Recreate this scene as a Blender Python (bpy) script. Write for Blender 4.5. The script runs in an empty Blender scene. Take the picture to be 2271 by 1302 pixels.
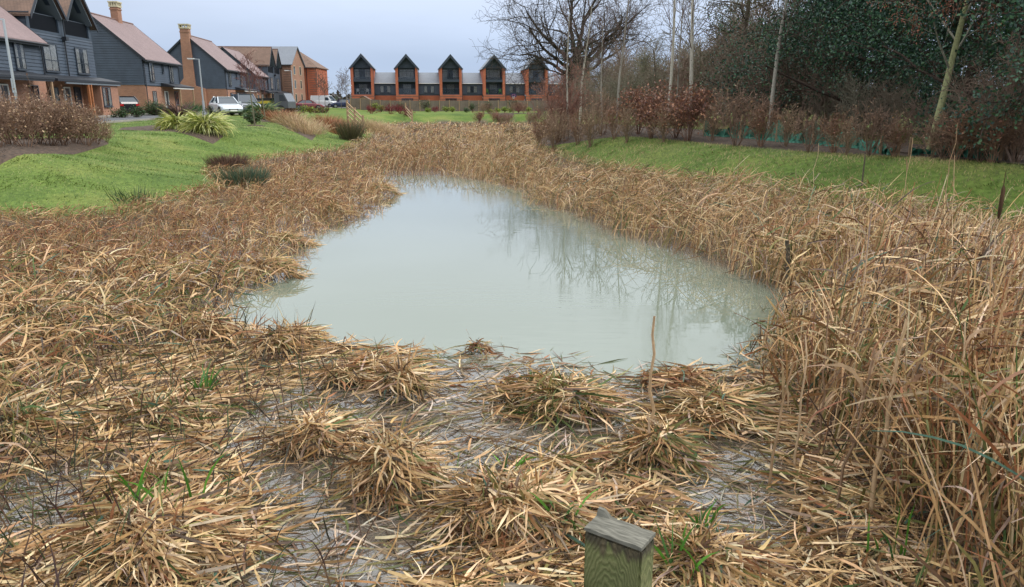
import bpy, math, random
import numpy as np
from mathutils import Vector, Matrix

# ------------------------------------------------------------------ camera, sky, sun
SC = bpy.context.scene
COL = SC.collection
TILT = math.atan(428/1640.0)
EYE = 2.2                                  # metres above the pond
cam_d = bpy.data.cameras.new('camera')
cam = bpy.data.objects.new('camera', cam_d); COL.objects.link(cam)
cam.location = (0, 0, EYE)
cam.rotation_euler = (math.pi/2 - TILT, 0, 0)
cam_d.sensor_width = 36.0
cam_d.lens = 36.0*1640/2271
cam_d.clip_start = 0.05; cam_d.clip_end = 12000
SC.camera = cam

world = bpy.data.worlds.new('World'); SC.world = world
world.use_nodes = True
wt = world.node_tree; wn = wt.nodes; wl = wt.links
wn.clear()
w_out = wn.new('ShaderNodeOutputWorld')
w_bg = wn.new('ShaderNodeBackground')
w_sky = wn.new('ShaderNodeTexSky'); w_sky.sky_type = 'NISHITA'; w_sky.sun_disc = False
SUN_EL, SUN_AZ = math.radians(42), math.radians(88)      # azimuth clockwise from +Y
w_sky.sun_elevation = SUN_EL; w_sky.sun_rotation = SUN_AZ
w_sky.air_density = 1.0; w_sky.dust_density = 3.0
w_tc = wn.new('ShaderNodeTexCoord')
w_sep = wn.new('ShaderNodeSeparateXYZ'); wl.new(w_tc.outputs['Generated'], w_sep.inputs[0])
w_map = wn.new('ShaderNodeMapping'); w_map.inputs['Scale'].default_value = (1.0, 1.0, 5.0)
wl.new(w_tc.outputs['Generated'], w_map.inputs[0])
w_noi = wn.new('ShaderNodeTexNoise'); w_noi.inputs['Scale'].default_value = 1.6
w_noi.inputs['Detail'].default_value = 5; w_noi.inputs['Roughness'].default_value = 0.5
wl.new(w_map.outputs[0], w_noi.inputs['Vector'])
w_ramp = wn.new('ShaderNodeValToRGB')       # overcast: brighter overhead, bluer and darker low down
cr = w_ramp.color_ramp
cr.elements[0].position = 0.0; cr.elements[0].color = (0.48, 0.575, 0.72, 1)
cr.elements[1].position = 1.0; cr.elements[1].color = (2.05, 2.08, 2.12, 1)
for p, c in ((0.045, (0.46, 0.57, 0.76)), (0.13, (0.61, 0.70, 0.87)), (0.24, (0.92, 0.99, 1.10)), (0.40, (1.22, 1.29, 1.37)), (0.7, (1.65, 1.70, 1.76))):
    e = cr.elements.new(p); e.color = (*c, 1)
wl.new(w_sep.outputs['Z'], w_ramp.inputs[0])
w_cl = wn.new('ShaderNodeMapRange'); w_cl.inputs['From Min'].default_value = 0.3; w_cl.inputs['From Max'].default_value = 0.7
w_cl.inputs['To Min'].default_value = 0.86; w_cl.inputs['To Max'].default_value = 1.14
wl.new(w_noi.outputs['Fac'], w_cl.inputs['Value'])
w_mul = wn.new('ShaderNodeVectorMath'); w_mul.operation = 'SCALE'
wl.new(w_ramp.outputs['Color'], w_mul.inputs[0]); wl.new(w_cl.outputs[0], w_mul.inputs['Scale'])
w_up = wn.new('ShaderNodeVectorMath'); w_up.operation = 'SCALE'; w_up.inputs['Scale'].default_value = 10.0
wl.new(w_mul.outputs[0], w_up.inputs[0])
w_mix = wn.new('ShaderNodeMixRGB'); w_mix.inputs[0].default_value = 0.95    # a thick cloud sheet over the clear sky
wl.new(w_sky.outputs[0], w_mix.inputs[1]); wl.new(w_up.outputs[0], w_mix.inputs[2])
wl.new(w_mix.outputs[0], w_bg.inputs['Color']); w_bg.inputs['Strength'].default_value = 0.1
wl.new(w_bg.outputs[0], w_out.inputs['Surface'])

sun_d = bpy.data.lights.new('sun', 'SUN'); sun_d.energy = 1.9; sun_d.angle = math.radians(25)
sun_d.color = (1.0, 0.96, 0.9)
sun = bpy.data.objects.new('sun', sun_d); COL.objects.link(sun)
sdir = Vector((math.sin(SUN_AZ)*math.cos(SUN_EL), math.cos(SUN_AZ)*math.cos(SUN_EL), math.sin(SUN_EL)))
sun.rotation_euler = sdir.to_track_quat('Z', 'Y').to_euler()

SC.view_settings.view_transform = 'Standard'; SC.view_settings.look = 'None'
SC.view_settings.exposure = 0.15; SC.view_settings.gamma = 1.0; SC.view_settings.use_curve_mapping = False
SC.render.engine = 'CYCLES'

# ------------------------------------------------------------------ helpers
def ray(px, py):
    u, v = (px-1135.5)/1640, (py-651)/1640
    c, s = math.cos(TILT), math.sin(TILT)
    return u, c-v*s, -s-v*c
def on_z(px, py, z=0.0):
    a, b, d = ray(px, py); t = (z-EYE)/d
    return (a*t, b*t)
def at_y(px, py, Y):
    a, b, d = ray(px, py); t = Y/b
    return (a*t, Y, EYE+d*t)

def tag(o, label=None, cat=None, group=None, kind=None):
    if label: o['label'] = label
    if cat: o['category'] = cat
    if group: o['group'] = group
    if kind: o['kind'] = kind
    return o
def empty(name, loc, rz=0.0, s=1.0):
    o = bpy.data.objects.new(name, None); COL.objects.link(o)
    o.location = loc; o.rotation_euler = (0, 0, rz); o.scale = (s, s, s)
    o.empty_display_size = 0.2
    return o
def link(name, me, parent=None):
    o = bpy.data.objects.new(name, me); COL.objects.link(o)
    if parent: o.parent = parent
    return o
def copy_tree(o, parent=None):
    c = o.copy(); COL.objects.link(c)
    if parent: c.parent = parent
    for ch in list(o.children): copy_tree(ch, c)
    return c
ORD = ['first','second','third','fourth','fifth','sixth','seventh','eighth','ninth','tenth','eleventh','twelfth','thirteenth','fourteenth','fifteenth','sixteenth','seventeenth','eighteenth','nineteenth','twentieth','twenty-first','twenty-second','twenty-third','twenty-fourth','twenty-fifth','twenty-sixth','twenty-seventh','twenty-eighth','twenty-ninth','thirtieth','thirty-first','thirty-second','thirty-third','thirty-fourth','thirty-fifth','thirty-sixth','thirty-seventh','thirty-eighth','thirty-ninth','fortieth']

class MB:
    def __init__(s): s.v = []; s.f = []
    def poly(s, pts):
        n = len(s.v); s.v += [tuple(p) for p in pts]; s.f.append(tuple(range(n, n+len(pts))))
    def box(s, x0, y0, z0, x1, y1, z1):
        n = len(s.v)
        s.v += [(x0,y0,z0),(x1,y0,z0),(x1,y1,z0),(x0,y1,z0),(x0,y0,z1),(x1,y0,z1),(x1,y1,z1),(x0,y1,z1)]
        s.f += [(n,n+3,n+2,n+1),(n+4,n+5,n+6,n+7),(n,n+1,n+5,n+4),(n+1,n+2,n+6,n+5),(n+2,n+3,n+7,n+6),(n+3,n,n+4,n+7)]
    def prism(s, loop, vec):
        """loop: list of 3D points, extruded by vec"""
        n = len(s.v); k = len(loop)
        s.v += [tuple(p) for p in loop]; s.v += [tuple(p[i]+vec[i] for i in range(3)) for p in loop]
        s.f.append(tuple(range(n+k-1, n-1, -1))); s.f.append(tuple(range(n+k, n+2*k)))
        for i in range(k): j = (i+1) % k; s.f.append((n+i, n+j, n+k+j, n+k+i))
    def bar(s, a, b, w, h=None):
        h = h or w
        a, b = Vector(a), Vector(b); d = (b-a).normalized()
        up = Vector((0,0,1)) if abs(d.z) < 0.95 else Vector((0,1,0))
        r = d.cross(up).normalized()*w/2; u = r.cross(d).normalized()*h/2
        s.prism([a-r-u, a+r-u, a+r+u, a-r+u], b-a)
    def cyl(s, a, b, r0, r1=None, k=8):
        r1 = r0 if r1 is None else r1
        a, b = Vector(a), Vector(b); d = (b-a).normalized()
        up = Vector((0,0,1)) if abs(d.z) < 0.95 else Vector((0,1,0))
        x = d.cross(up).normalized(); y = x.cross(d).normalized(); n = len(s.v)
        for i in range(k):
            t = 2*math.pi*i/k; q = x*math.cos(t)+y*math.sin(t)
            s.v.append(tuple(a+q*r0)); s.v.append(tuple(b+q*r1))
        for i in range(k):
            j = (i+1) % k; s.f.append((n+2*i, n+2*j, n+2*j+1, n+2*i+1))
        s.f.append(tuple(n+2*i for i in range(k-1,-1,-1))); s.f.append(tuple(n+2*i+1 for i in range(k)))
    def frame(s, outer, inner, vec):
        """ring between two loops of equal length, extruded"""
        k = len(outer)
        for i in range(k):
            j = (i+1) % k
            s.prism([outer[i], outer[j], inner[j], inner[i]], vec)
    def mesh(s, name, mat):
        me = bpy.data.meshes.new(name); me.from_pydata(s.v, [], s.f); me.update()
        if mat: me.materials.append(mat)
        return me
    def build(s, name, mat, parent=None, smooth=False):
        me = s.mesh(name, mat)
        if smooth: me.polygons.foreach_set('use_smooth', [True]*len(me.polygons))
        return link(name, me, parent)

def np_mesh(name, V, F, mat, col=None, smooth=False):
    """V (N,3), F (M,k) arrays"""
    me = bpy.data.meshes.new(name)
    V = np.ascontiguousarray(V, dtype=np.float32); F = np.ascontiguousarray(F, dtype=np.int32)
    me.vertices.add(len(V)); me.vertices.foreach_set('co', V.ravel())
    k = F.shape[1]
    me.loops.add(F.size); me.loops.foreach_set('vertex_index', F.ravel())
    me.polygons.add(len(F))
    me.polygons.foreach_set('loop_start', np.arange(0, F.size, k, dtype=np.int32))
    me.polygons.foreach_set('loop_total', np.full(len(F), k, dtype=np.int32))
    if smooth: me.polygons.foreach_set('use_smooth', np.ones(len(F), dtype=bool))
    if col is not None:
        a = me.attributes.new('col', 'FLOAT_COLOR', 'POINT')
        c = np.ones((len(V), 4), dtype=np.float32); c[:, :3] = col
        a.data.foreach_set('color', c.ravel())
    me.update(calc_edges=True); 
    if mat: me.materials.append(mat)
    return me

# ------------------------------------------------------------------ materials
def new_mat(name):
    m = bpy.data.materials.new(name); m.use_nodes = True
    nt = m.node_tree; b = nt.nodes['Principled BSDF']
    return m, nt, b
def plain(name, col, rough=0.6, metal=0.0, spec=0.5, noise=0.0, scale=8.0, bump=0.0):
    m, nt, b = new_mat(name)
    b.inputs['Base Color'].default_value = (*col, 1); b.inputs['Roughness'].default_value = rough
    b.inputs['Metallic'].default_value = metal; b.inputs['Specular IOR Level'].default_value = spec
    if noise or bump:
        tc = nt.nodes.new('ShaderNodeTexCoord'); n = nt.nodes.new('ShaderNodeTexNoise')
        n.inputs['Scale'].default_value = scale; n.inputs['Detail'].default_value = 6
        nt.links.new(tc.outputs['Object'], n.inputs['Vector'])
        mr = nt.nodes.new('ShaderNodeMapRange'); mr.inputs['From Min'].default_value = .3; mr.inputs['From Max'].default_value = .7
        mr.inputs['To Min'].default_value = 1-noise; mr.inputs['To Max'].default_value = 1+noise
        nt.links.new(n.outputs['Fac'], mr.inputs['Value'])
        vm = nt.nodes.new('ShaderNodeVectorMath'); vm.operation = 'SCALE'; vm.inputs[0].default_value = col
        nt.links.new(mr.outputs[0], vm.inputs['Scale']); nt.links.new(vm.outputs[0], b.inputs['Base Color'])
        if bump:
            bp = nt.nodes.new('ShaderNodeBump'); bp.inputs['Strength'].default_value = bump; bp.inputs['Distance'].default_value = .02
            nt.links.new(n.outputs['Fac'], bp.inputs['Height']); nt.links.new(bp.outputs[0], b.inputs['Normal'])
    return m
def courses(name, c1, c2, mortar, bw, bh, ms=0.012, rough=0.85, var=0.25, bump=0.4, zscale=1.0, big=0.15):
    """brick / tile courses laid on vertical or sloped faces, from object coordinates"""
    m, nt, b = new_mat(name); N = nt.nodes; L = nt.links
    tc = N.new('ShaderNodeTexCoord'); sp = N.new('ShaderNodeSeparateXYZ'); L.new(tc.outputs['Object'], sp.inputs[0])
    ad = N.new('ShaderNodeMath'); ad.operation = 'ADD'; L.new(sp.outputs[0], ad.inputs[0]); L.new(sp.outputs[1], ad.inputs[1])
    mz = N.new('ShaderNodeMath'); mz.operation = 'MULTIPLY'; mz.inputs[1].default_value = zscale; L.new(sp.outputs[2], mz.inputs[0])
    cb = N.new('ShaderNodeCombineXYZ'); L.new(ad.outputs[0], cb.inputs[0]); L.new(mz.outputs[0], cb.inputs[1])
    br = N.new('ShaderNodeTexBrick'); br.inputs['Scale'].default_value = 1.0
    br.inputs['Brick Width'].default_value = bw; br.inputs['Row Height'].default_value = bh
    br.inputs['Mortar Size'].default_value = ms; br.inputs['Mortar Smooth'].default_value = .3
    br.inputs['Color1'].default_value = (*c1, 1); br.inputs['Color2'].default_value = (*c2, 1); br.inputs['Mortar'].default_value = (*mortar, 1)
    L.new(cb.outputs[0], br.inputs['Vector'])
    n = N.new('ShaderNodeTexNoise'); n.inputs['Scale'].default_value = .7; n.inputs['Detail'].default_value = 7; n.inputs['Roughness'].default_value = .65
    L.new(tc.outputs['Object'], n.inputs['Vector'])
    mr = N.new('ShaderNodeMapRange'); mr.inputs['From Min'].default_value = .3; mr.inputs['From Max'].default_value = .7
    mr.inputs['To Min'].default_value = 1-big; mr.inputs['To Max'].default_value = 1+big; L.new(n.outputs['Fac'], mr.inputs['Value'])
    vm = N.new('ShaderNodeVectorMath'); vm.operation = 'SCALE'; L.new(br.outputs['Color'], vm.inputs[0]); L.new(mr.outputs[0], vm.inputs['Scale'])
    L.new(vm.outputs[0], b.inputs['Base Color'])
    bp = N.new('ShaderNodeBump'); bp.inputs['Strength'].default_value = bump; bp.inputs['Distance'].default_value = .01; bp.invert = True
    L.new(br.outputs['Fac'], bp.inputs['Height']); L.new(bp.outputs[0], b.inputs['Normal'])
    b.inputs['Roughness'].default_value = rough
    return m
def attr_mat(name, rough=0.65, spec=0.25, transl=0.25, gain=1.0):
    """colour of each leaf, blade or twig comes with its geometry"""
    m, nt, b = new_mat(name); N = nt.nodes; L = nt.links
    a = N.new('ShaderNodeAttribute'); a.attribute_name = 'col'
    tc = N.new('ShaderNodeTexCoord'); n = N.new('ShaderNodeTexNoise'); n.inputs['Scale'].default_value = 22; n.inputs['Detail'].default_value = 3
    L.new(tc.outputs['Object'], n.inputs['Vector'])
    mr = N.new('ShaderNodeMapRange'); mr.inputs['From Min'].default_value = .3; mr.inputs['From Max'].default_value = .7
    mr.inputs['To Min'].default_value = .78*gain; mr.inputs['To Max'].default_value = 1.18*gain; L.new(n.outputs['Fac'], mr.inputs['Value'])
    vm = N.new('ShaderNodeVectorMath'); vm.operation = 'SCALE'; L.new(a.outputs['Color'], vm.inputs[0]); L.new(mr.outputs[0], vm.inputs['Scale'])
    L.new(vm.outputs[0], b.inputs['Base Color']); b.inputs['Roughness'].default_value = rough; b.inputs['Specular IOR Level'].default_value = spec
    if transl:
        t = N.new('ShaderNodeBsdfTranslucent'); L.new(vm.outputs[0], t.inputs['Color'])
        mx = N.new('ShaderNodeMixShader'); mx.inputs[0].default_value = transl
        L.new(b.outputs[0], mx.inputs[1]); L.new(t.outputs[0], mx.inputs[2]); L.new(mx.outputs[0], N['Material Output'].inputs['Surface'])
    return m
M = {}
M['blade'] = attr_mat('dry_leaf_blades', .6, .3, .10)
M['foliage'] = attr_mat('evergreen_foliage', .45, .4, .15)
M['bark'] = attr_mat('bark_and_twigs', .9, .1, 0)
M['board'] = plain('blue_black_weatherboard', (.040,.058,.084), .5, noise=.18, scale=1.3, bump=.1)
M['board_end'] = M['board']
M['brick'] = courses('buff_red_brick', (.37,.155,.085), (.28,.115,.065), (.30,.22,.17), .225, .075)
M['brick_buff'] = courses('pale_brown_brick', (.36,.175,.10), (.27,.125,.075), (.26,.20,.16), .225, .075)
M['brick_red'] = courses('orange_red_brick', (.52,.115,.04), (.42,.085,.03), (.34,.18,.12), .225, .075)
M['brick_dark'] = courses('dark_brick_band', (.20,.09,.06), (.14,.07,.05), (.2,.15,.12), .225, .075)
M['tile_pink'] = courses('pinkish_clay_roof_tile', (.255,.19,.19), (.22,.165,.165), (.15,.10,.095), .2, .11, .012, zscale=1.45, big=.1)
M['tile_brown'] = courses('brown_roof_tile', (.20,.125,.09), (.155,.10,.075), (.09,.06,.045), .2, .11, .012, zscale=1.45, big=.2)
M['slate'] = courses('grey_roof_slate', (.17,.19,.22), (.15,.17,.20), (.10,.11,.13), .3, .2, .008, zscale=1.45, rough=.5, big=.08)
M['black'] = plain('black_trim', (.016,.019,.026), .45)
M['charcoal'] = plain('charcoal_frame', (.035,.045,.06), .4)
M['white'] = plain('white_paint', (.72,.72,.70), .4)
M['cream'] = plain('cream_stone', (.50,.44,.30), .8, noise=.2, scale=3)
M['wood_new'] = plain('pale_timber', (.36,.24,.14), .8, noise=.2)
M['wood_orange'] = plain('orange_timber', (.33,.12,.04), .7, noise=.2)
M['loggia_shade'] = plain('loggia_shade_black', (.008,.010,.014), .8, spec=.08)  # near-black: the shade inside the loggias is put into wall and panel colour
M['soffit'] = plain('grey_soffit', (.16,.19,.22), .6)
M['steel'] = plain('galvanised_steel', (.45,.48,.50), .45, .6)
M['tyre'] = plain('tyre_rubber', (.015,.015,.016), .8)
M['rim'] = plain('alloy', (.35,.36,.38), .35, .8)
M['lamp_glass'] = plain('headlamp_glass', (.6,.62,.66), .15)
M['lamp_red'] = plain('tail_lamp', (.35,.01,.01), .3)
M['plate'] = plain('number_plate', (.7,.7,.66), .5)
M['green_net'] = plain('green_silt_net', (.04,.17,.115), .7, noise=.5, scale=7, bump=.4)
M['white_plastic'] = plain('white_plastic', (.8,.8,.8), .4)
M['lime'] = plain('lime_plastic', (.25,.65,.03), .4)
M['curtain'] = plain('pale_curtain', (.78,.80,.79), .8, noise=.25, scale=6)
m, nt, b = new_mat('window_glass')
b.inputs['Base Color'].default_value = (.035,.05,.065,1); b.inputs['Roughness'].default_value = .04; b.inputs['Specular IOR Level'].default_value = .9
M['glass'] = m
# ------------------------------------------------------------------ land form
def poly_sd(P, X, Y):
    """signed distance to polygon (negative inside), vectorised"""
    X = np.asarray(X, float); Y = np.asarray(Y, float)
    d = np.full(X.shape, 1e9); ins = np.zeros(X.shape, bool)
    n = len(P)
    for i in range(n):
        ax, ay = P[i]; bx, by = P[(i+1) % n]
        ex, ey = bx-ax, by-ay; t = np.clip(((X-ax)*ex+(Y-ay)*ey)/(ex*ex+ey*ey+1e-12), 0, 1)
        d = np.minimum(d, np.hypot(X-ax-t*ex, Y-ay-t*ey))
        c = ((ay > Y) != (by > Y)) & (X < (bx-ax)*(Y-ay)/(by-ay+1e-12)+ax)
        ins ^= c
    return np.where(ins, -d, d)
def sm(t): t = np.clip(t, 0, 1); return t*t*(3-2*t)
_r = np.random.default_rng(5)
_oct = [(_r.uniform(-1, 1, 2), _r.uniform(0, 6.28)) for _ in range(24)]
def noise2(X, Y, s, k=0):
    """smooth value about -1..1, feature size s"""
    out = 0
    for i in range(6):
        (d, ph) = _oct[(i+k*3) % 24]; a = 1.0+i*.45; n = d/np.hypot(*d)
        out = out + np.sin((X*n[0]+Y*n[1])*a*2.2/s + ph + 1.3*np.sin((X*n[1]-Y*n[0])*1.7/s+ph*2))/a
    return out/2.2

MARSH = [(-40,13.0),(-14,13.2),(-9.4,13.3),(-7.2,13.3),(-7.1,15.2),(-7.1,18.5),(-8.5,21.0),(-9.2,24.5),(-8.6,28.5),(-7.2,33),(-8.3,44),(-10.5,56),(-11.5,63),
         (-10,74),(-3,78),(2,74),(4.5,60),(3.8,48),(1.9,41),(.7,36),(1.4,31),(2.2,26),(3.3,20.8),(4.5,17.6),(5.5,15.6),(6.6,13.8),(7.6,12.3),(8.8,10.9),(11,9.5),(16,8.5),(40,7.5),(40,-6),(-40,-6)]
POND = [on_z(*p) for p in ((860,392),(960,389),(1060,402),(1150,425),(1165,452),(1260,476),(1350,522),(1470,556),(1600,602),(1740,655),(1720,700),(1690,745),(1660,835),
        (1500,842),(1370,838),(1180,800),(1060,790),(930,800),(800,782),(700,755),(600,735),(500,715),(545,660),(600,640),(655,600),(700,560),(690,530),(780,505),(840,480),(888,440))]
def upland(X, Y):
    far = sm((Y-62)/60)*sm((X+34)/12)
    return 1.0 - .62*far - .1*sm((Y-90)/80) + .05*noise2(X, Y, 6.0)*(1-sm((Y-60)/20))*sm((X+21)/6)
def land(X, Y):
    X = np.asarray(X, float); Y = np.asarray(Y, float)
    d = poly_sd(MARSH, X, Y)
    bank = upland(X, Y); rise = sm((d+.3)/np.where(X < 0, 5.2, 2.6))
    base = .18*sm((d+1.2)/1.2)
    z = base + (bank-base)*rise
    z = z - .10*sm(-(d+.6)/1.2)
    z = z + np.where(d < 0, .03*noise2(X, Y, .8, 2), 0)
    p = poly_sd(POND, X, Y)
    z = z - .45*sm((.25-p)/.7)
    near = sm((6.6-Y)/1.0)*sm((2.9-np.abs(X+.3))/1.0)*(d < 0)     # flooded shallows by the camera
    z = z - .05*near
    return z
def axis(segs):
    out = []
    for a, b, st in segs: out += list(np.arange(a, b, st))
    return np.array(out)
xs = np.concatenate([-np.geomspace(6000, 60, 14), axis([(-55,-16,1.0),(-16,14,.28),(14,50,1.2)]), np.geomspace(52, 6000, 14)])
ys = np.concatenate([axis([(-8,0,1),(0,30,.28),(30,60,.6),(60,170,2.2)]), np.geomspace(172, 9000, 16)])
GX, GY = np.meshgrid(xs, ys)
GZ = land(GX, GY)
V = np.stack([GX.ravel(), GY.ravel(), GZ.ravel()], 1)
nx, ny = len(xs), len(ys)
I = (np.arange(ny-1)[:, None]*nx+np.arange(nx-1)[None, :]).ravel()
F = np.stack([I, I+1, I+nx+1, I+nx], 1)
sdm = poly_sd(MARSH, GX, GY).ravel()
mud = sm((.25-sdm)/.6)
m, nt, b = new_mat('ground_grass_and_marsh_mud'); N = nt.nodes; L = nt.links
at = N.new('ShaderNodeAttribute'); at.attribute_name = 'mud'
geo = N.new('ShaderNodeNewGeometry')
def nz(scale, det=5):
    n = N.new('ShaderNodeTexNoise'); n.inputs['Scale'].default_value = scale; n.inputs['Detail'].default_value = det
    L.new(geo.outputs['Position'], n.inputs['Vector']); return n
def ramp(fac, stops):
    r = N.new('ShaderNodeValToRGB'); e = r.color_ramp.elements
    e[0].position, e[0].color = stops[0][0], (*stops[0][1], 1); e[1].position, e[1].color = stops[-1][0], (*stops[-1][1], 1)
    for p, c in stops[1:-1]: q = e.new(p); q.color = (*c, 1)
    L.new(fac, r.inputs[0]); return r
n1 = nz(.55, 8); n2 = nz(9, 6); n3 = nz(60, 3)
r1 = ramp(n1.outputs['Fac'], [(.3,(.072,.118,.024)), (.5,(.105,.158,.032)), (.7,(.17,.195,.05))])
r2 = ramp(n2.outputs['Fac'], [(.3,(.62,.66,.6)), (.7,(1.3,1.25,1.3))])
mg = N.new('ShaderNodeMixRGB'); mg.blend_type = 'MULTIPLY'; mg.inputs[0].default_value = 1; L.new(r1.outputs[0], mg.inputs[1]); L.new(r2.outputs[0], mg.inputs[2])
r3 = ramp(n2.outputs['Fac'], [(.3,(.05,.036,.026)), (.7,(.15,.11,.08))])
mm = N.new('ShaderNodeMixRGB'); L.new(at.outputs['Fac'], mm.inputs[0]); L.new(mg.outputs[0], mm.inputs[1]); L.new(r3.outputs[0], mm.inputs[2])
L.new(mm.outputs[0], b.inputs['Base Color']); b.inputs['Roughness'].default_value = .95; b.inputs['Specular IOR Level'].default_value = .15
bp = N.new('ShaderNodeBump'); bp.inputs['Strength'].default_value = .35; bp.inputs['Distance'].default_value = .02
ma = N.new('ShaderNodeMath'); ma.operation = 'ADD'; L.new(n2.outputs['Fac'], ma.inputs[0]); L.new(n3.outputs['Fac'], ma.inputs[1])
L.new(ma.outputs[0], bp.inputs['Height']); L.new(bp.outputs[0], b.inputs['Normal'])
me = np_mesh('ground', V, F, m, smooth=True)
a = me.attributes.new('mud', 'FLOAT', 'POINT'); a.data.foreach_set('value', mud.astype(np.float32))
tag(link('ground', me), kind='structure')
def lz(x, y): return float(land(x, y))

# water: a milky, still sheet; faint ripples
m, nt, b = new_mat('turbid_pond_water'); N = nt.nodes; L = nt.links
N.remove(b)
geo = N.new('ShaderNodeNewGeometry')
df = N.new('ShaderNodeBsdfDiffuse'); df.inputs['Color'].default_value = (.20,.230,.175,1)
tr = N.new('ShaderNodeBsdfTransparent'); tr.inputs['Color'].default_value = (.86,.88,.80,1)
mb = N.new('ShaderNodeMixShader'); mb.inputs[0].default_value = .58; wa = N.new('ShaderNodeAttribute'); wa.attribute_name = 'deep'; wmr = N.new('ShaderNodeMapRange'); wmr.inputs['To Min'].default_value = .32; wcm = N.new('ShaderNodeMixRGB'); wcm.inputs[1].default_value = (.27,.235,.20,1); wcm.inputs[2].default_value = (.175,.205,.155,1); L.new(wa.outputs['Fac'], wcm.inputs[0]); L.new(wcm.outputs[0], df.inputs['Color']); wmr.inputs['To Max'].default_value = .93; L.new(wa.outputs['Fac'], wmr.inputs['Value']); L.new(wmr.outputs[0], mb.inputs[0])
L.new(tr.outputs[0], mb.inputs[1]); L.new(df.outputs[0], mb.inputs[2])
gl = N.new('ShaderNodeBsdfGlossy'); gl.inputs['Roughness'].default_value = .015; gl.inputs['Color'].default_value = (1,1,1,1)
fr = N.new('ShaderNodeFresnel'); fr.inputs['IOR'].default_value = 1.95
mx = N.new('ShaderNodeMixShader'); L.new(fr.outputs[0], mx.inputs[0]); L.new(mb.outputs[0], mx.inputs[1]); L.new(gl.outputs[0], mx.inputs[2])
L.new(mx.outputs[0], N['Material Output'].inputs['Surface'])
mp = N.new('ShaderNodeMapping'); mp.inputs['Scale'].default_value = (.7, 2.6, 1); L.new(geo.outputs['Position'], mp.inputs[0])
n = N.new('ShaderNodeTexNoise'); n.inputs['Scale'].default_value = 3.0; n.inputs['Detail'].default_value = 3; L.new(mp.outputs[0], n.inputs['Vector'])
n2 = N.new('ShaderNodeTexNoise'); n2.inputs['Scale'].default_value = .22; n2.inputs['Detail'].default_value = 1; L.new(geo.outputs['Position'], n2.inputs['Vector'])
mr = N.new('ShaderNodeMapRange'); mr.inputs['From Min'].default_value = .45; mr.inputs['From Max'].default_value = .65; L.new(n2.outputs['Fac'], mr.inputs['Value'])
mu = N.new('ShaderNodeMath'); mu.operation = 'MULTIPLY'; L.new(n.outputs['Fac'], mu.inputs[0]); L.new(mr.outputs[0], mu.inputs[1])
bp = N.new('ShaderNodeBump'); bp.inputs['Strength'].default_value = .14; bp.inputs['Distance'].default_value = .03
L.new(mu.outputs[0], bp.inputs['Height']); L.new(bp.outputs[0], gl.inputs['Normal']); L.new(bp.outputs[0], fr.inputs['Normal'])
wx, wy = np.meshgrid(np.arange(-12, 12.01, .2), np.arange(-2, 24.01, .2)); cw = wx.shape[1]
I = (np.arange(wx.shape[0]-1)[:, None]*cw+np.arange(cw-1)[None, :]).ravel()
me = np_mesh('pond_water', np.stack([wx.ravel(), wy.ravel(), 0*wx.ravel()], 1), np.stack([I, I+1, I+cw+1, I+cw], 1), m)
deep = sm((.42-poly_sd(POND, wx, wy))/.5)          # silt hides the bottom only where the water is deep
a = me.attributes.new('deep', 'FLOAT', 'POINT'); a.data.foreach_set('value', deep.ravel().astype(np.float32))
tag(link('pond_water', me), kind='structure')

# road, kerb, pavement, beds: thin sheets draped a little above the ground
asph = plain('asphalt', (.085,.088,.095), .85, noise=.15, scale=2)
pave = plain('concrete_paving', (.28,.26,.23), .85, noise=.12, scale=1.5)
mulch = plain('dark_bark_mulch', (.062,.040,.026), .95, noise=.7, scale=14, bump=1.0)
def strip(name, pts_l, pts_r, lift, mat, n=40):
    """draped ribbon between two polylines"""
    mbx = MB(); rows = []
    for k in range(len(pts_l)-1):
        for i in range(n):
            t = i/n; rows.append([tuple(pts_l[k][j]*(1-t)+pts_l[k+1][j]*t for j in (0,1)), tuple(pts_r[k][j]*(1-t)+pts_r[k+1][j]*t for j in (0,1))])
    rows.append([pts_l[-1], pts_r[-1]])
    mbx.v = []
    for a, c in rows:
        for t in (0, .25, .5, .75, 1):
            x = a[0]*(1-t)+c[0]*t; y = a[1]*(1-t)+c[1]*t; mbx.v.append((x, y, lz(x, y)+lift))
    for i in range(len(rows)-1):
        for j in range(4): q = i*5+j; mbx.f.append((q, q+1, q+6, q+5))
    return tag(mbx.build(name, mat), kind='structure')
def rx(Y, off=0): return -22.3-.112*(Y-44)-off
YS = [10, 60, 138, 165]
strip('road', [(rx(y,5.5), y) for y in YS], [(rx(y), y) for y in YS], .030, asph)
strip('pavement', [(rx(y,7.6), y) for y in YS], [(rx(y,5.62), y) for y in YS], .10, pave)
strip('side_road', [(-36, 151), (-29, 150.5), (-20, 150)], [(-36, 139), (-30.5, 139), (-29.6, 139)], .026, asph, 10)
for off, nm in ((5.5, 'kerb'), (-.12, 'kerb')):
    k = MB()
    for i in range(len(YS)-1):
        for j in range(20):
            y0 = YS[i]+(YS[i+1]-YS[i])*j/20; y1 = YS[i]+(YS[i+1]-YS[i])*(j+1)/20
            z0, z1 = lz(rx(y0,off), y0), lz(rx(y1,off), y1)
            a = [(rx(y0,off), y0, z0-.1), (rx(y0,off+.12), y0, z0-.1), (rx(y0,off+.12), y0, z0+.12), (rx(y0,off), y0, z0+.12)]
            c = [(rx(y1,off), y1, z1-.1), (rx(y1,off+.12), y1, z1-.1), (rx(y1,off+.12), y1, z1+.12), (rx(y1,off), y1, z1+.12)]
            nn = len(k.v); k.v += a+c
            for q in range(4): w = (q+1) % 4; k.f.append((nn+q, nn+w, nn+4+w, nn+4+q))
    tag(k.build(nm, pave), kind='structure')
BEDS = []
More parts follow.
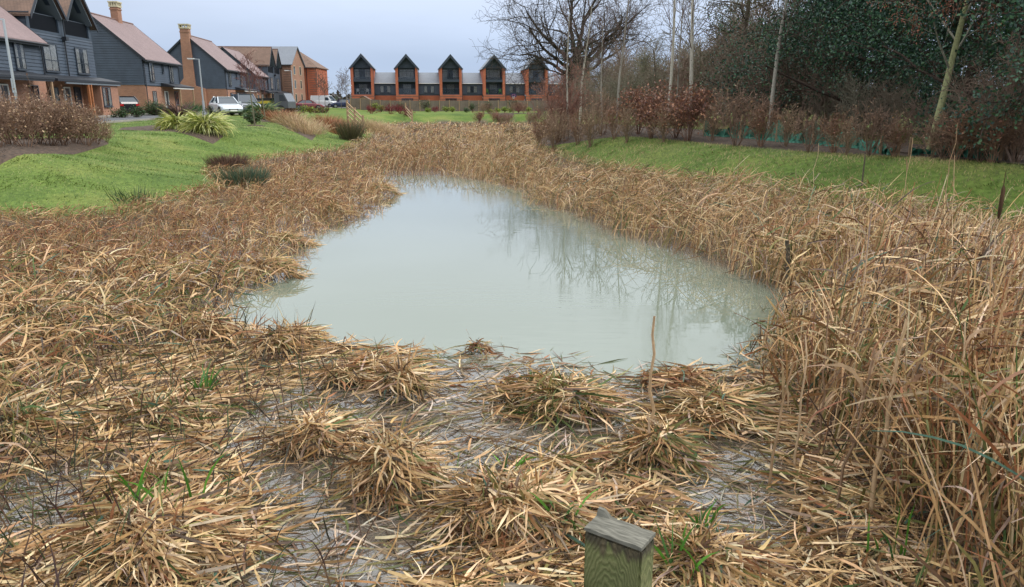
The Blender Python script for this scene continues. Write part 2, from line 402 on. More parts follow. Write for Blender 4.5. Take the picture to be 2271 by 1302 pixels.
def bed(pts, lift=.035):
    """mulched bed: heaped disc over a polygon, uneven"""
    BEDS.append(pts)
    cx = sum(p[0] for p in pts)/len(pts); cy = sum(p[1] for p in pts)/len(pts)
    k = MB(); rings = 10; P = []
    n = len(pts)
    fine = []
    for i in range(n):
        for t in np.linspace(0, 1, 7)[:-1]:
            fine.append((pts[i][0]*(1-t)+pts[(i+1)%n][0]*t, pts[i][1]*(1-t)+pts[(i+1)%n][1]*t))
    for r in range(rings+1):
        s = r/rings
        for (x, y) in fine:
            X = cx+(x-cx)*s; Y = cy+(y-cy)*s
            h = lift*(1-s**6)*1.0-.01+.03*(1-s**4)*float(noise2(X, Y, .25, 1))
            P.append((X, Y, lz(X, Y)+h+.012))
    m_ = len(fine); k.v = P
    for r in range(rings):
        for i in range(m_): j = (i+1) % m_; k.f.append((r*m_+i, r*m_+j, (r+1)*m_+j, (r+1)*m_+i))
    return tag(k.build('mulch_bed', mulch, smooth=False), kind='structure')
bed([on_z(*p, 1.0) for p in ((-260,410),(0,347),(160,327),(240,309),(225,303),(60,306),(-260,340))], .07)
bed([on_z(*p, 1.0) for p in ((262,289),(380,293),(470,297),(495,292),(440,284),(330,280),(270,284))], .06)
bed([on_z(*p, 1.0) for p in ((1190,285),(1350,298),(1500,310),(1700,329),(1900,342),(2060,350),(2271,368),(2420,384),(2420,350),(2100,328),(1800,302),(1560,288),(1380,278),(1210,274))], .05)
bed([on_z(*p, .95) for p in ((560,267),(610,274),(640,281),(690,287),(700,281),(650,268),(600,262),(560,263))], .03)
bed([on_z(*p, .45) for p in ((1060,258),(1120,262),(1200,262),(1215,254),(1130,251),(1050,252))], .05)
# ------------------------------------------------------------------ houses along the road
m, nt, b = new_mat('window_glass_clear')
b.inputs['Base Color'].default_value = (.02,.03,.04,1); b.inputs['Roughness'].default_value = .03; b.inputs['Specular IOR Level'].default_value = 1.0
t_ = nt.nodes.new('ShaderNodeBsdfTransparent'); x_ = nt.nodes.new('ShaderNodeMixShader'); x_.inputs[0].default_value = .35
nt.links.new(t_.outputs[0], x_.inputs[1]); nt.links.new(b.outputs[0], x_.inputs[2]); nt.links.new(x_.outputs[0], nt.nodes['Material Output'].inputs['Surface'])
M['pane'] = m
M['ridge'] = plain('ridge_tile', (.17,.10,.085), .8)
M['door'] = plain('dark_door', (.03,.035,.045), .4)

def boards(mb, A, B, z0, z1, nrm, clip=None, bh=.22, out=.05):
    A, B = Vector((*A, 0)), Vector((*B, 0)); nn = Vector((*nrm, 0)); z = z0
    while z < z1-.02:
        zt = min(z+bh, z1)
        c0 = clip(z) if clip else (0, 1); c1 = clip(zt) if clip else (0, 1)
        if c0[1]-c0[0] > .01:
            p = [A.lerp(B, c0[0])+nn*out, A.lerp(B, c0[1])+nn*out, A.lerp(B, c1[1])+nn*.008, A.lerp(B, c1[0])+nn*.008]
            q = [A.lerp(B, c0[0])-nn*.02, A.lerp(B, c0[1])-nn*.02]
            n = len(mb.v)
            mb.v += [(p[0].x,p[0].y,z),(p[1].x,p[1].y,z),(p[2].x,p[2].y,zt),(p[3].x,p[3].y,zt),(q[0].x,q[0].y,z),(q[1].x,q[1].y,z)]
            mb.f += [(n,n+1,n+2,n+3),(n,n+4,n+5,n+1)]
        z += bh
def window(parent, x0, z0, w, h, cols=2, rows=1, y=0.0, curtain=0, name='window', fm='charcoal', split=None, out=.09):
    f = MB(); t = .055
    O = [(x0,y,z0),(x0+w,y,z0),(x0+w,y,z0+h),(x0,y,z0+h)]
    I = [(x0+t,y,z0+t),(x0+w-t,y,z0+t),(x0+w-t,y,z0+h-t),(x0+t,y,z0+h-t)]
    out = min(out, .065); f.frame(O, I, (0,-out,0))
    for c in range(1, cols): f.box(x0+w*c/cols-.03, y-out+.01, z0+t, x0+w*c/cols+.03, y-.01, z0+h-t)
    zs = split or [z0+h*r/rows for r in range(1, rows)]
    for z in zs: f.box(x0+t, y-out+.015, z-.025, x0+w-t, y-.012, z+.025)
    f.box(x0-.05, y-out-.06, z0-.06, x0+w+.05, y-.002, z0-.003)
    fo = f.build(name, M[fm], parent)
    for c in range(cols):
        p = MB(); p.box(x0+w*c/cols+.035, y-.052, z0+t, x0+w*(c+1)/cols-.035, y-.045, z0+h-t); p.build('pane', M['pane'], fo)
    if curtain:
        k = MB()
        for s in ((0, .3), (.68, 1)) if curtain == 1 else ((.05, .95),):
            n = 8
            for i in range(n):
                a = x0+t+(w-2*t)*(s[0]+(s[1]-s[0])*i/n); c_ = x0+t+(w-2*t)*(s[0]+(s[1]-s[0])*(i+1)/n)
                k.box(a, y-.035, z0+t+.02, c_-.004, y-.022-(i%2)*.006, z0+h-t)
        k.build('curtain', M['curtain'], fo)
    return fo
def door(parent, x0, z0, w=.95, h=2.1, y=0.0, fm='white'):
    f = MB(); t = .09
    f.frame([(x0,y,z0),(x0+w,y,z0),(x0+w,y,z0+h),(x0,y,z0+h)], [(x0+t,y,z0+.03),(x0+w-t,y,z0+.03),(x0+w-t,y,z0+h-t),(x0+t,y,z0+h-t)], (0,-.1,0))
    o = f.build('door_frame', M[fm], parent)
    d = MB(); d.box(x0+t+.003, y-.06, z0+.03, x0+w-t-.003, y-.01, z0+h-t-.003); dd = d.build('door', M['door'], o)
    return o
def gutter(parent, x0, x1, y, z, r=.06):
    g = MB(); g.cyl((x0,y,z), (x1,y,z), r, k=6); g.build('gutter', M['black'], parent)
def downpipe(parent, x, y, z0, z1):
    g = MB(); g.cyl((x,y,z0), (x,y,z1), .04, k=6); g.box(x-.07, y-.06, z1-.02, x+.07, y+.06, z1+.16); g.build('downpipe', M['black'], parent)
def slab(mb, a, b_, c, d, th):
    """roof slab from four top corners, th thick"""
    mb.prism([a, b_, c, d], (0, 0, -th))

def chimney_top(parent, x, y, z, w, d):
    """buff stone cap with open vents on a brick stack"""
    c = MB(); c.box(x-w/2-.08, y-d/2-.08, z, x+w/2+.08, y+d/2+.08, z+.14)
    for i in (-1, -.33, .33, 1):
        for s in (-1, 1):
            c.box(x+i*(w/2)-.07, y+s*(d/2)-.07, z+.141, x+i*(w/2)+.07, y+s*(d/2)+.07, z+.42)
    for i in (-.33, .33):
        for s in (-1, 1): c.box(x+s*(w/2)-.07, y+i*(d/2)-.07, z+.141, x+s*(w/2)+.07, y+i*(d/2)+.07, z+.42)
    c.box(x-w/2-.12, y-d/2-.12, z+.421, x+w/2+.12, y+d/2+.12, z+.55)
    return c.build('chimney_cap', M['cream'], parent)

AROW = math.atan(.117)
def facade_x(Y): return -32.0-.117*(Y-53.7)
def house_two(name, label, Y0, Lg, fwd=0.0, D=8.4, he=5.2, hr=8.95, chimney=None, near=True, canopy=(.42,1.06)):
    X0 = facade_x(Y0)+fwd; z0 = lz(X0, Y0)
    r = empty(name, (X0, Y0, z0), math.pi/2+AROW); tag(r, label, 'house', 'houses along the road')
    hb = 2.65
    w = MB(); w.box(0, 0, -.3, Lg, D, hb); w.build('brick_wall', M['brick'], r)
    w = MB(); yy = D/2
    w.prism([(0.02,.02,hb),(.02,D-.02,hb),(.02,D-.02,he),(.02,yy,hr-.03),(.02,.02,he)], (Lg-.04,0,0)); core = w.build('upper_wall', M['board'], r)
    bd = MB(); boards(bd, (0,0), (Lg,0), hb, he, (0,-1))
    boards(bd, (0,0), (0,D), hb, hr-.1, (-1,0), clip=lambda z: (0,1) if z <= he else (.5*(z-he)/(hr-he), 1-.5*(z-he)/(hr-he)))
    tag(bd.build('weatherboarding', M['board'], r), kind='stuff')
    # roof
    sl = (hr-he)/(D/2); ov = .38; e = .22
    rf = MB()
    slab(rf, (-e,-ov,he-ov*sl+.16), (Lg+e,-ov,he-ov*sl+.16), (Lg+e,yy,hr+.16), (-e,yy,hr+.16), .13)
    slab(rf, (-e,D+ov,he-ov*sl+.16), (-e,yy,hr+.158), (Lg+e,yy,hr+.158), (Lg+e,D+ov,he-ov*sl+.16), .13)
    rf.build('roof', M['tile_pink'], r)
    rg = MB(); rg.cyl((-e-.01,yy,hr+.15), (Lg+e+.01,yy,hr+.15), .10, k=6); rg.build('ridge_tiles', M['ridge'], r)
    for x in (-e-.04, Lg+e+.005):
        bb = MB()
        bb.prism([(x,-ov-.03,he-ov*sl-.12),(x,-ov-.03,he-ov*sl+.17),(x,yy,hr+.175),(x,yy,hr-.10)], (.035,0,0))
        bb.prism([(x,D+ov+.03,he-ov*sl-.12),(x,yy,hr-.10),(x,yy,hr+.175),(x,D+ov+.03,he-ov*sl+.17)], (.035,0,0))
        bb.build('bargeboard', M['black'], r)
    fs = MB(); fs.box(-e, -ov-.02, he-ov*sl-.10, Lg+e, -ov+.01, he-ov*sl+.06); fs.build('fascia', M['black'], r)
    gutter(r, -e, Lg+e, -ov-.08, he-ov*sl+.04)
    downpipe(r, .12, -.09, 0, he-.35); downpipe(r, Lg-.1, -.09, 2.8, he-.35)
    # openings
    window(r, Lg*.14, 3.05, 1.25, 1.75, 2, curtain=1, split=[3.75], y=-.05); window(r, Lg*.50, 3.95, .42, 1.0, 1, y=-.05); window(r, Lg*.70, 3.05, 1.15, 1.75, 2, curtain=1, split=[3.75], y=-.05)
    window(r, Lg*.17, .85, 1.05, 1.25, 2, curtain=2, y=-.004, fm='charcoal'); door(r, Lg*.50, .05, y=-.004); window(r, Lg*.80, .75, 1.15, 1.4, 2, y=-.004)
    s = MB(); s.box(-.004, -.045, hb-.08, Lg+.004, .0, hb+.02); s.build('drip_moulding', M['black'], r)
    x0, x1 = Lg*canopy[0], Lg*canopy[1]
    c = MB(); c.prism([(x0,0.01,2.95),(x0,-1.35,2.62),(x0,-1.35,2.48),(x0,.01,2.62)], (x1-x0,0,0)); c.build('porch_canopy', M['black'], r)
    c = MB(); c.box(x0+.05, -1.30, 2.36, x1-.05, -1.18, 2.48); c.build('porch_beam', M['white'] if canopy[0] > .3 else M['black'], r)
    for fx in (.30, .97):
        p = MB(); X = x0+(x1-x0)*fx; p.box(X-.07, -1.28, -.05, X+.07, -1.16, 2.36); p.build('porch_post', M['wood_new'], r)
    if chimney == 'ridge':
        c = MB(); x = Lg*.62; c.box(x-.5, yy-.35, hr-.5, x+.5, yy+.35, hr+1.35); c.box(x-.56, yy-.41, hr+1.1, x+.56, yy+.41, hr+1.22)
        ch = c.build('chimney', M['brick'], r); chimney_top(ch, x, yy, hr+1.35, 1.0, .7)
    if chimney == 'gable':
        c = MB()
        lo = [(-.55,yy-1.75,-.3),(-.55,yy+1.5,-.3),(-.55,yy+1.5,2.9),(-.55,yy+.62,3.9),(-.55,yy+.5,hr+.8),(-.55,yy-.5,hr+.8),(-.55,yy-.62,3.0),(-.55,yy-1.75,2.65)]
        c.prism(lo, (.545,0,0)); c.box(-.6, yy-.56, hr+.35, -.005, yy+.56, hr+.47)
        c.box(-.007, yy-.5, he+1, .45, yy+.5, hr+.8)
        ch = c.build('chimney', M['brick'], r); chimney_top(ch, -.06, yy, hr+.8, 1.0, 1.0)
    return r
def house_three(name, label, Y0, uw, fwd=0.0, D=9.5, he=6.75, hr=9.45, hr2=None):
    """two units, each with its own ridge running back from a front gable with a roof-level loggia"""
    X0 = facade_x(Y0)+fwd; z0 = lz(X0, Y0)
    r = empty(name, (X0, Y0, z0), math.pi/2+AROW); tag(r, label, 'house', 'houses along the road')
    Lg = 2*uw; hb = 2.65
    w = MB(); w.box(0, 0, -.3, Lg, D, hb); w.build('brick_wall', M['brick'], r)
    w = MB(); w.box(.02, .02, hb, Lg-.02, D, 5.7)
    for u in range(2): w.prism([(u*uw+.02,1.9,5.7),((u+1)*uw-.02,1.9,5.7),((u+1)*uw-.02,1.9,he),((u+.5)*uw,1.9,hr-.05),(u*uw+.02,1.9,he)], (0,D-1.9,0))
    w.build('upper_wall', M['board'], r)
    bd = MB(); boards(bd, (0,0), (Lg,0), hb, 5.65, (0,-1)); boards(bd, (0,0), (0,D), hb, he, (-1,0))
    tag(bd.build('weatherboarding', M['board'], r), kind='stuff')
    sl = (hr-he)/(uw/2); e = .3
    for u in range(2):
        a, c_, k = u*uw, (u+1)*uw, (u+.5)*uw
        # gable surround with pentagonal opening
        f = MB(); jt = .42
        O = [(a+.01,-.02,5.66),(c_-.01,-.02,5.66),(c_-.01,-.02,he+.02),(k,-.02,hr),(a+.01,-.02,he+.02)]
        I = [(a+jt,-.02,5.82),(c_-jt,-.02,5.82),(c_-jt,-.02,he+.05),(k,-.02,hr-.62),(a+jt,-.02,he+.05)]
        f.frame(O, I, (0,.3,0)); f.build('gable_surround', M['board'], r)
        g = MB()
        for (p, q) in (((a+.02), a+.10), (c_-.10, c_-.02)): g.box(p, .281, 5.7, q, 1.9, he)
        g.build('loggia_side_wall', M['loggia_shade'], r)
        g = MB(); g.prism([(a+.03,1.86,5.7),(c_-.03,1.86,5.7),(c_-.03,1.86,he),(k,1.86,hr-.1),(a+.03,1.86,he)], (0,.03,0)); g.build('loggia_back_wall', M['loggia_shade'], r)
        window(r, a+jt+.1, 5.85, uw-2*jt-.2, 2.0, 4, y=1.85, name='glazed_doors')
        bl = MB(); bl.box(a+jt, .08, 5.82, c_-jt, .11, 6.85); bl.build('balcony_panel', M['loggia_shade'], r)
        hrl = MB(); hrl.box(a+jt, .07, 6.851, c_-jt, .12, 6.9); hrl.build('handrail', M['charcoal'], r)
        s = MB()
        s.prism([(a+.45,-.36,he-.02),(k,-.36,hr-.45),(k,-.36,hr-.42),(a+.42,-.36,he+.02)], (0,2.2,0)); s.prism([(c_-.45,-.36,he-.02),(c_-.42,-.36,he+.02),(k,-.36,hr-.42),(k,-.36,hr-.45)], (0,2.2,0))
        s.build('soffit', M['soffit'], r)
        rf = MB(); x0 = a-(.25 if u == 0 else -.02); x1 = c_+(.25 if u == 1 else -.02)
        zl = he-(k-x0-uw/2)*sl; 
        slab(rf, (x0,-.45,he+.16-(a-x0)*sl), (k,-.45,hr+.16), (k,D+.2,hr+.16), (x0,D+.2,he+.16-(a-x0)*sl), .13)
        slab(rf, (x1,-.45,he+.16-(x1-c_)*sl), (x1,D+.2,he+.16-(x1-c_)*sl), (k,D+.2,hr+.158), (k,-.45,hr+.158), .13)
        rf.build('roof', M['tile_brown'], r)
        bb = MB()
        bb.prism([(x0,-.50,he-.14-(a-x0)*sl),(k,-.50,hr-.12),(k,-.50,hr+.18),(x0,-.50,he+.17-(a-x0)*sl)], (0,.04,0))
        bb.prism([(x1,-.50,he-.14-(x1-c_)*sl),(x1,-.50,he+.17-(x1-c_)*sl),(k,-.50,hr+.18),(k,-.50,hr-.12)], (0,.04,0)); bb.build('bargeboard', M['black'], r)
        rg = MB(); rg.cyl((k,-.5,hr+.15), (k,D+.2,hr+.15), .09, k=6); rg.build('ridge_tiles', M['ridge'], r)
        window(r, a+uw*.32, 3.15, 2.0, 1.85, 2, curtain=2-u, split=[3.9], y=-.05)
    gutter(r, -.3, -.3, -.4, he) if False else None
    g = MB(); g.cyl((-.32,-.4,he+.0), (-.32,D,he+.0), .06, k=6); g.build('gutter', M['black'], r)
    hp = MB(); hp.box(uw-.2, -.35, 5.35, uw+.2, -.05, 5.62); hp.cyl((uw,-.12,2.7), (uw,-.12,5.4), .045, k=6); hp.cyl((uw,-.2,5.6), (uw,-.2,he+.1), .05, k=6); hp.build('rainwater_hopper', M['black'], r)
    c = MB(); c.prism([(-.1,.01,2.95),(-.1,-1.5,2.62),(-.1,-1.5,2.46),(-.1,.01,2.62)], (Lg+1.0,0,0)); c.build('porch_canopy', M['black'], r)
    c = MB(); c.box(1.2, -1.44, 2.32, Lg+.8, -1.32, 2.45); c.build('porch_beam', M['soffit'], r)
    for x in (uw-.2, uw+.25): p = MB(); p.box(x-.08, -1.44, -.05, x+.08, -1.30, 2.32); p.build('porch_post', M['wood_orange'], r)
    window(r, uw*.35, .8, 1.3, 1.3, 2, curtain=2, y=-.004); door(r, uw*.78, .05, y=-.004); door(r, uw*1.12, .05, y=-.004, fm='charcoal'); bay = MB(); bay.box(uw*1.42, -1.3, -.3, Lg+.5, -.002, 2.5); bay.build('brick_bay', M['brick'], r); window(r, uw*1.47, .75, 1.5, 1.45, 3, curtain=1, y=-1.304)
    return r

house_two('house', 'nearest dark boarded house at the left edge, its pinkish tiled roof cut by the frame', 39.0, 11.6, fwd=.98, D=8.6, he=5.0, hr=8.8, canopy=(-.05,.86))
house_three('house', 'tall three-storey boarded house with twin gables and roof loggias beside the nearest house', 51.1, 4.9, hr=9.5)
house_two('house', 'dark boarded house with a brick chimney on its ridge beyond the tall twin-gabled house', 73.6, 10.6, fwd=-.85, chimney='ridge')
house_two('house', 'dark boarded house with a tall stepped brick chimney up its near gable wall', 97.0, 11.4, fwd=.9, chimney='gable')
house_two('house', 'smaller-looking dark boarded house just past the stepped brick chimney house', 118.4, 9.9, fwd=-.15)
house_three('house', 'far three-storey pale boarded house with twin gables next to the brick flats', 128.5, 5.6, hr=9.85, he=6.95)

def flats(name, label, X0, Y0, W, D, he, hr, wall, roof, hip=False, rz=0.0):
    """block whose long wall faces the camera: local x to the right, y away"""
    z0 = lz(X0, Y0); r = empty(name, (X0, Y0, z0), rz); tag(r, label, 'apartment block')
    w = MB(); w.box(0, 0, -.4, W, D, he)
    if not hip: w.prism([(0.0,0.0,he+.001),(0,D,he+.001),(0,D/2,hr-.05)], (W,0,0))
    w.build('brick_wall', wall, r)
    rf = MB(); sl = (hr-he)/(D/2); e = .3; k = D*.28 if hip else 0
    a, c_, d_, f_ = (-e,-e,he-e*sl+.14), (W+e,-e,he-e*sl+.14), (W+e,D+e,he-e*sl+.14), (-e,D+e,he-e*sl+.14)
    p, q = (-e,D/2,hr+.1), (W+e-k*1.6,D/2,hr+.1)
    slab(rf, a, c_, q, p, .14); slab(rf, d_, f_, p, q, .139)
    if hip: rf.prism([c_, d_, q], (0,0,-.141))
    rf.build('roof', roof, r)
    g = MB(); g.cyl((-e,-e-.06,he-e*sl+.02), (W+e,-e-.06,he-e*sl+.02), .07, k=6); g.build('gutter', M['black'], r)
    # projecting brick bands at the corner, read as darker courses
    bd = MB(); z = .4
    while z < he-.3:
        bd.box(W-1.5, -.03, z, W+.02, -.002, z+.10); z += .42
    tag(bd.build('brick_banding', M['brick_dark'] , r), kind='stuff')
    dp = MB(); dp.cyl((W-1.9,-.09,0), (W-1.9,-.09,he-.2), .06, k=6); dp.build('downpipe', M['black'], r)
    return r
fl = flats('apartment_block', 'pale brown brick flats with a grey slate roof beyond the last boarded house', -52.0, 141.5, 11.6, 8.0, 7.75, 10.95, M['brick_buff'], M['slate'], rz=-.02)
def side_windows(r, W, ys, zs, w=1.1, h=1.6):
    for y in ys:
        for z in zs:
            f = MB(); f.frame([(W,y,z),(W,y+w,z),(W,y+w,z+h),(W,y,z+h)], [(W,y+.08,z+.08),(W,y+w-.08,z+.08),(W,y+w-.08,z+h-.08),(W,y+.08,z+h-.08)], (.07,0,0))
            fo = f.build('window', M['cream'], r); p = MB(); p.box(W+.01, y+.08, z+.08, W+.02, y+w-.08, z+h-.08); p.build('pane', M['glass'], fo)
side_windows(fl, 11.6, (1.2, 4.9), (.9, 3.4, 5.9))
fl = flats('apartment_block', 'orange-red brick flats with a brown hipped roof at the end of the road', -46.5, 150.0, 8.4, 10.0, 7.6, 10.7, M['brick_red'], M['tile_brown'], hip=True, rz=.03)
window(fl, 2.6, 2.3, 1.0, 1.3, 1, y=-.004, fm='charcoal')

# ------------------------------------------------------------------ terrace of gabled towers behind the fence
TR = math.radians(7)
T0 = Vector((-21.2, 155.0, lz(-21.2, 155)))
tr_ = empty('terraced_houses', T0, TR); tag(tr_, 'long terrace of orange brick houses with sharp black gabled towers behind the board fence', 'terrace')
SP = 8.85; TW = 4.5; zt = 2.2-T0.z
HE, HR = 8.25, 10.75; LOFF = 2.2
for i in range(-1, 5):
    cx = i*SP; a, c_ = cx-TW/2, cx+TW/2; pw = .52
    w = MB()
    w.box(a, 0, -.3, c_, .3, 3.05)                                       # brick base
    w.box(a, 0, 3.05, a+pw, 9, HE+.1); w.box(c_-pw, 0, 3.05, c_, 9, HE+.1)   # piers running back as side walls
    w.build('brick_pier_wall', M['brick_red'], tr_)
    bnd = MB()
    for z in (1.5, 2.1, 2.7): bnd.box(a-.02, -.03, z, c_+.02, -.002, z+.12)
    bnd.build('brick_band', M['brick_dark'], tr_)
    fl_ = MB(); fl_.box(a+pw, .02, 3.05, c_-pw, 1.9, 3.2); fl_.build('balcony_slab', M['charcoal'], tr_)
    fl_ = MB(); fl_.box(a+pw, -.03, 5.55, c_-pw, 1.9, 6.05); fl_.build('balcony_slab', M['charcoal'], tr_)
    bw = MB(); bw.box(a+pw, 1.9, 3.05, c_-pw, 2.1, HE)
    bw.prism([(a+.1,1.2,HE),(c_-.1,1.2,HE),(cx,1.2,HR-.1)], (0,.8,0)); bw.build('back_wall', M['board'], tr_)
    gb = MB()
    gb.frame([(a-.25,-.3,HE-.1),(cx,-.3,HR+.16),(c_+.25,-.3,HE-.1),(cx,-.3,HR+.05)][:4], [(a+.2,-.3,HE-.1),(cx,-.3,HR-.42),(c_-.2,-.3,HE-.1),(cx,-.3,HR-.42)], (0,.22,0)) if False else None
    gb.prism([(a-.28,-.3,HE-.15),(a+.22,-.3,HE-.15),(cx,-.3,HR-.45),(cx,-.3,HR+.18)], (0,.25,0))
    gb.prism([(c_+.28,-.3,HE-.15),(cx,-.3,HR+.18),(cx,-.3,HR-.45),(c_-.22,-.3,HE-.15)], (0,.25,0)); gb.build('gable_surround', M['charcoal'], tr_)
    rf = MB(); slab(rf, (a-.3,-.32,HE-.16), (cx,-.32,HR+.22), (cx,9.2,HR+.22), (a-.3,9.2,HE-.16), .05); slab(rf, (c_+.3,-.32,HE-.16), (c_+.3,9.2,HE-.16), (cx,9.2,HR+.218), (cx,-.32,HR+.218), .05)
    rf.build('roof', M['slate'], tr_)
    window(tr_, a+pw+.12, 6.08, TW-2*pw-.24, 2.0, 4, y=1.88, name='glazed_doors', curtain=1 if i%2 else 2, split=[7.6])
    window(tr_, a+pw+.8, 3.22, TW-2*pw-1.6, 1.95, 2, y=1.88, name='glazed_doors', curtain=2)
    window(tr_, a+1.1, .9, TW-2.2, 1.45, 3, y=-.004, curtain=0)
    gl_ = MB(); gl_.box(a+pw, .03, 6.06, c_-pw, .05, 6.5); gl_.build('balcony_glass', M['pane'], tr_)
    gl_ = MB(); gl_.box(a+pw, .03, 3.21, c_-pw, .05, 4.2); gl_.build('balcony_glass', M['pane'], tr_)
    hr_ = MB(); hr_.box(a+pw, .02, 4.201, c_-pw, .06, 4.25); hr_.build('handrail', M['charcoal'], tr_)
    dp = MB(); dp.cyl((c_+.1,-.0,.1), (c_+.1,-.0,HE-.2), .05, k=6); dp.build('downpipe', M['black'], tr_)
    if i < 4:
        x0, x1 = c_, cx+SP-TW/2
        w = MB(); w.box(x0, LOFF, -.3, x1, 9, 2.9); w.build('brick_wall', M['brick_red'], tr_)
        w = MB(); w.box(x0, LOFF+.02, 2.9, x1, 9, 5.3); w.build('upper_wall', M['charcoal'], tr_)
        bd = MB(); boards(bd, (x0,LOFF), (x1,LOFF), 3.2, 5.25, (0,-1), bh=.24); tag(bd.build('cladding', M['board'], tr_), kind='stuff')
        rf = MB(); slab(rf, (x0,LOFF-.35,5.3), (x1,LOFF-.35,5.3), (x1,6.6,7.6), (x0,6.6,7.6), .1); rf.build('link_roof', M['slate'], tr_)
        g = MB(); g.cyl((x0,LOFF-.42,5.28), (x1,LOFF-.42,5.28), .07, k=6); g.build('gutter', M['white'], tr_)
        window(tr_, x0+1.15, 3.45, 2.1, 1.35, 3, y=LOFF-.037, curtain=1)
        window(tr_, x0+.4, 1.0, 1.2, 1.0, 2, y=LOFF-.004)
def chair(x, z, mat, label):
    o = MB(); 
    p = tr_.matrix_world
    r = empty('garden_chair', Vector((T0.x+math.cos(TR)*x-math.sin(TR)*.7, T0.y+math.sin(TR)*x+math.cos(TR)*.7, T0.z+z)), TR); tag(r, label, 'chair', 'garden chairs on the terrace balconies')
    s = MB(); s.box(-.26,-.24,.40,.26,.24,.45); s.build('seat', mat, r)
    s = MB()
    for k in range(5): s.prism([(-.25+k*.11,.2,.45),(-.19+k*.11,.2,.45),(-.19+k*.11,.32,.98),(-.25+k*.11,.32,.98)], (0,.03,0))
    s.box(-.26,.30,.97,.26,.36,1.03); s.build('backrest', mat, r)
    for sx in (-1, 1):
        a_ = MB(); a_.box(sx*.28-.04,-.26,.62,sx*.28+.04,.26,.67); a_.build('armrest', mat, r)
        for sy in (-1, 1): l = MB(); l.bar((sx*.24,sy*.22,.4), (sx*.30,sy*.28,0), .06); l.build('leg', mat, r)
for x, s in ((-SP-1.0, 'left'), (-SP+.85, 'right')): chair(x, 3.2, M['white_plastic'], 'white garden chair on the %s side of the leftmost tower balcony' % s)
for x, s in ((2*SP-1.45, 'left'), (2*SP+1.3, 'right')): chair(x, 3.2, M['lime'], 'lime green garden chair by the %s pier of the fourth tower balcony' % s)
def garden_shed(px, Y, w, h, mat, rmat, label):
    x = at_y(px, 223, Y)[0]; r = empty('garden_shed', (x, Y, lz(x, Y))); tag(r, label, 'shed')
    b_ = MB(); b_.box(-w/2, 0, 0, w/2, 2, h); b_.prism([(-w/2,0,h),(w/2,0,h),(0,0,h+w*.28)], (0,2,0)); b_.build('wall', mat, r)
    rr = MB(); slab(rr, (-w/2-.2,-.2,h-.05), (0,-.2,h+w*.28+.1), (0,2.2,h+w*.28+.1), (-w/2-.2,2.2,h-.05), .08); slab(rr, (w/2+.2,-.2,h-.05), (w/2+.2,2.2,h-.05), (0,2.2,h+w*.28+.1), (0,-.2,h+w*.28+.1), .08); rr.build('roof', rmat, r)
garden_shed(806, 143, 2.2, 1.75, M['wood_new'], M['tile_brown'], 'small brown pitched-roof shed peeping over the fence at its left end')
# basketball hoop
x, y, z = at_y(1139, 214, 147); g0 = lz(x, y)
r = empty('basketball_hoop', (x, y, g0)); tag(r, 'basketball hoop with a dark backboard showing above the fence', 'basketball hoop')
p = MB(); p.cyl((0,.3,0), (0,.3,3.0), .05, k=8); p.build('pole', M['black'], r)
p = MB(); p.box(-.55,.1,2.5,.55,.14,3.25); p.build('backboard', plain('navy_backboard', (.02,.02,.07), .4), r)
p = MB()
for k in range(12):
    t0, t1 = k*math.pi/6, (k+1)*math.pi/6
    p.bar((.23*math.cos(t0),-.17+.23*math.sin(t0),2.62), (.23*math.cos(t1),-.17+.23*math.sin(t1),2.62), .03)
    p.bar((.23*math.cos(t0),-.17+.23*math.sin(t0),2.62), (.13*math.cos(t1),-.17+.13*math.sin(t1),2.2), .012)
p.build('rim_and_net', M['white'], r)
p = MB(); p.frame([(-.3,.09,2.6),(.3,.09,2.6),(.3,.09,3.0),(-.3,.09,3.0)], [(-.25,.09,2.65),(.25,.09,2.65),(.25,.09,2.95),(-.25,.09,2.95)], (0,-.02,0)); p.build('backboard_square', plain('pink_line', (.6,.2,.3), .5), r)

# board fence
fw = courses('weathered_fence_boards', (.20,.155,.12), (.16,.125,.10), (.06,.045,.035), .13, 8.0, .012, zscale=1, big=.3, bump=.5)
fence = empty('board_fence', (-29.0, 137.0, 0), 0); tag(fence, 'weathered close-boarded timber fence in front of the gabled terrace', 'fence')
n = 30; A = Vector((-29.0, 137.0)); B = Vector((24.0, 140.5)); d = (B-A)/n; ang = math.atan2(d.y, d.x)
for i in range(n+1):
    p_ = A+d*i; z = lz(p_.x, p_.y)
    q = MB(); q.box(-.06,-.12,-.1,.06,.03,1.98); o = q.build('fence_post', M['wood_new'], fence); o.location = (p_.x+29.0, p_.y-137.0, z); o.rotation_euler = (0,0,ang)
    if i < n:
        q = MB(); l = d.length
        for k in range(13):
            x0 = .062+k*(l-.124)/13; q.box(x0, -.03-.014*(k%2), .05, x0+(l-.124)/13+.01, -.012-.014*(k%2), 1.88)
        o = q.build('fence_panel', fw, fence); o.location = (p_.x+29.0, p_.y-137.0, z); o.rotation_euler = (0,0,ang)
        q = MB(); q.box(.062,-.045,.0,l-.062,.01,.14); o = q.build('gravel_board', M['steel'] if False else fw, fence); o.location = (p_.x+29.0, p_.y-137.0, z-.05); o.rotation_euler = (0,0,ang)
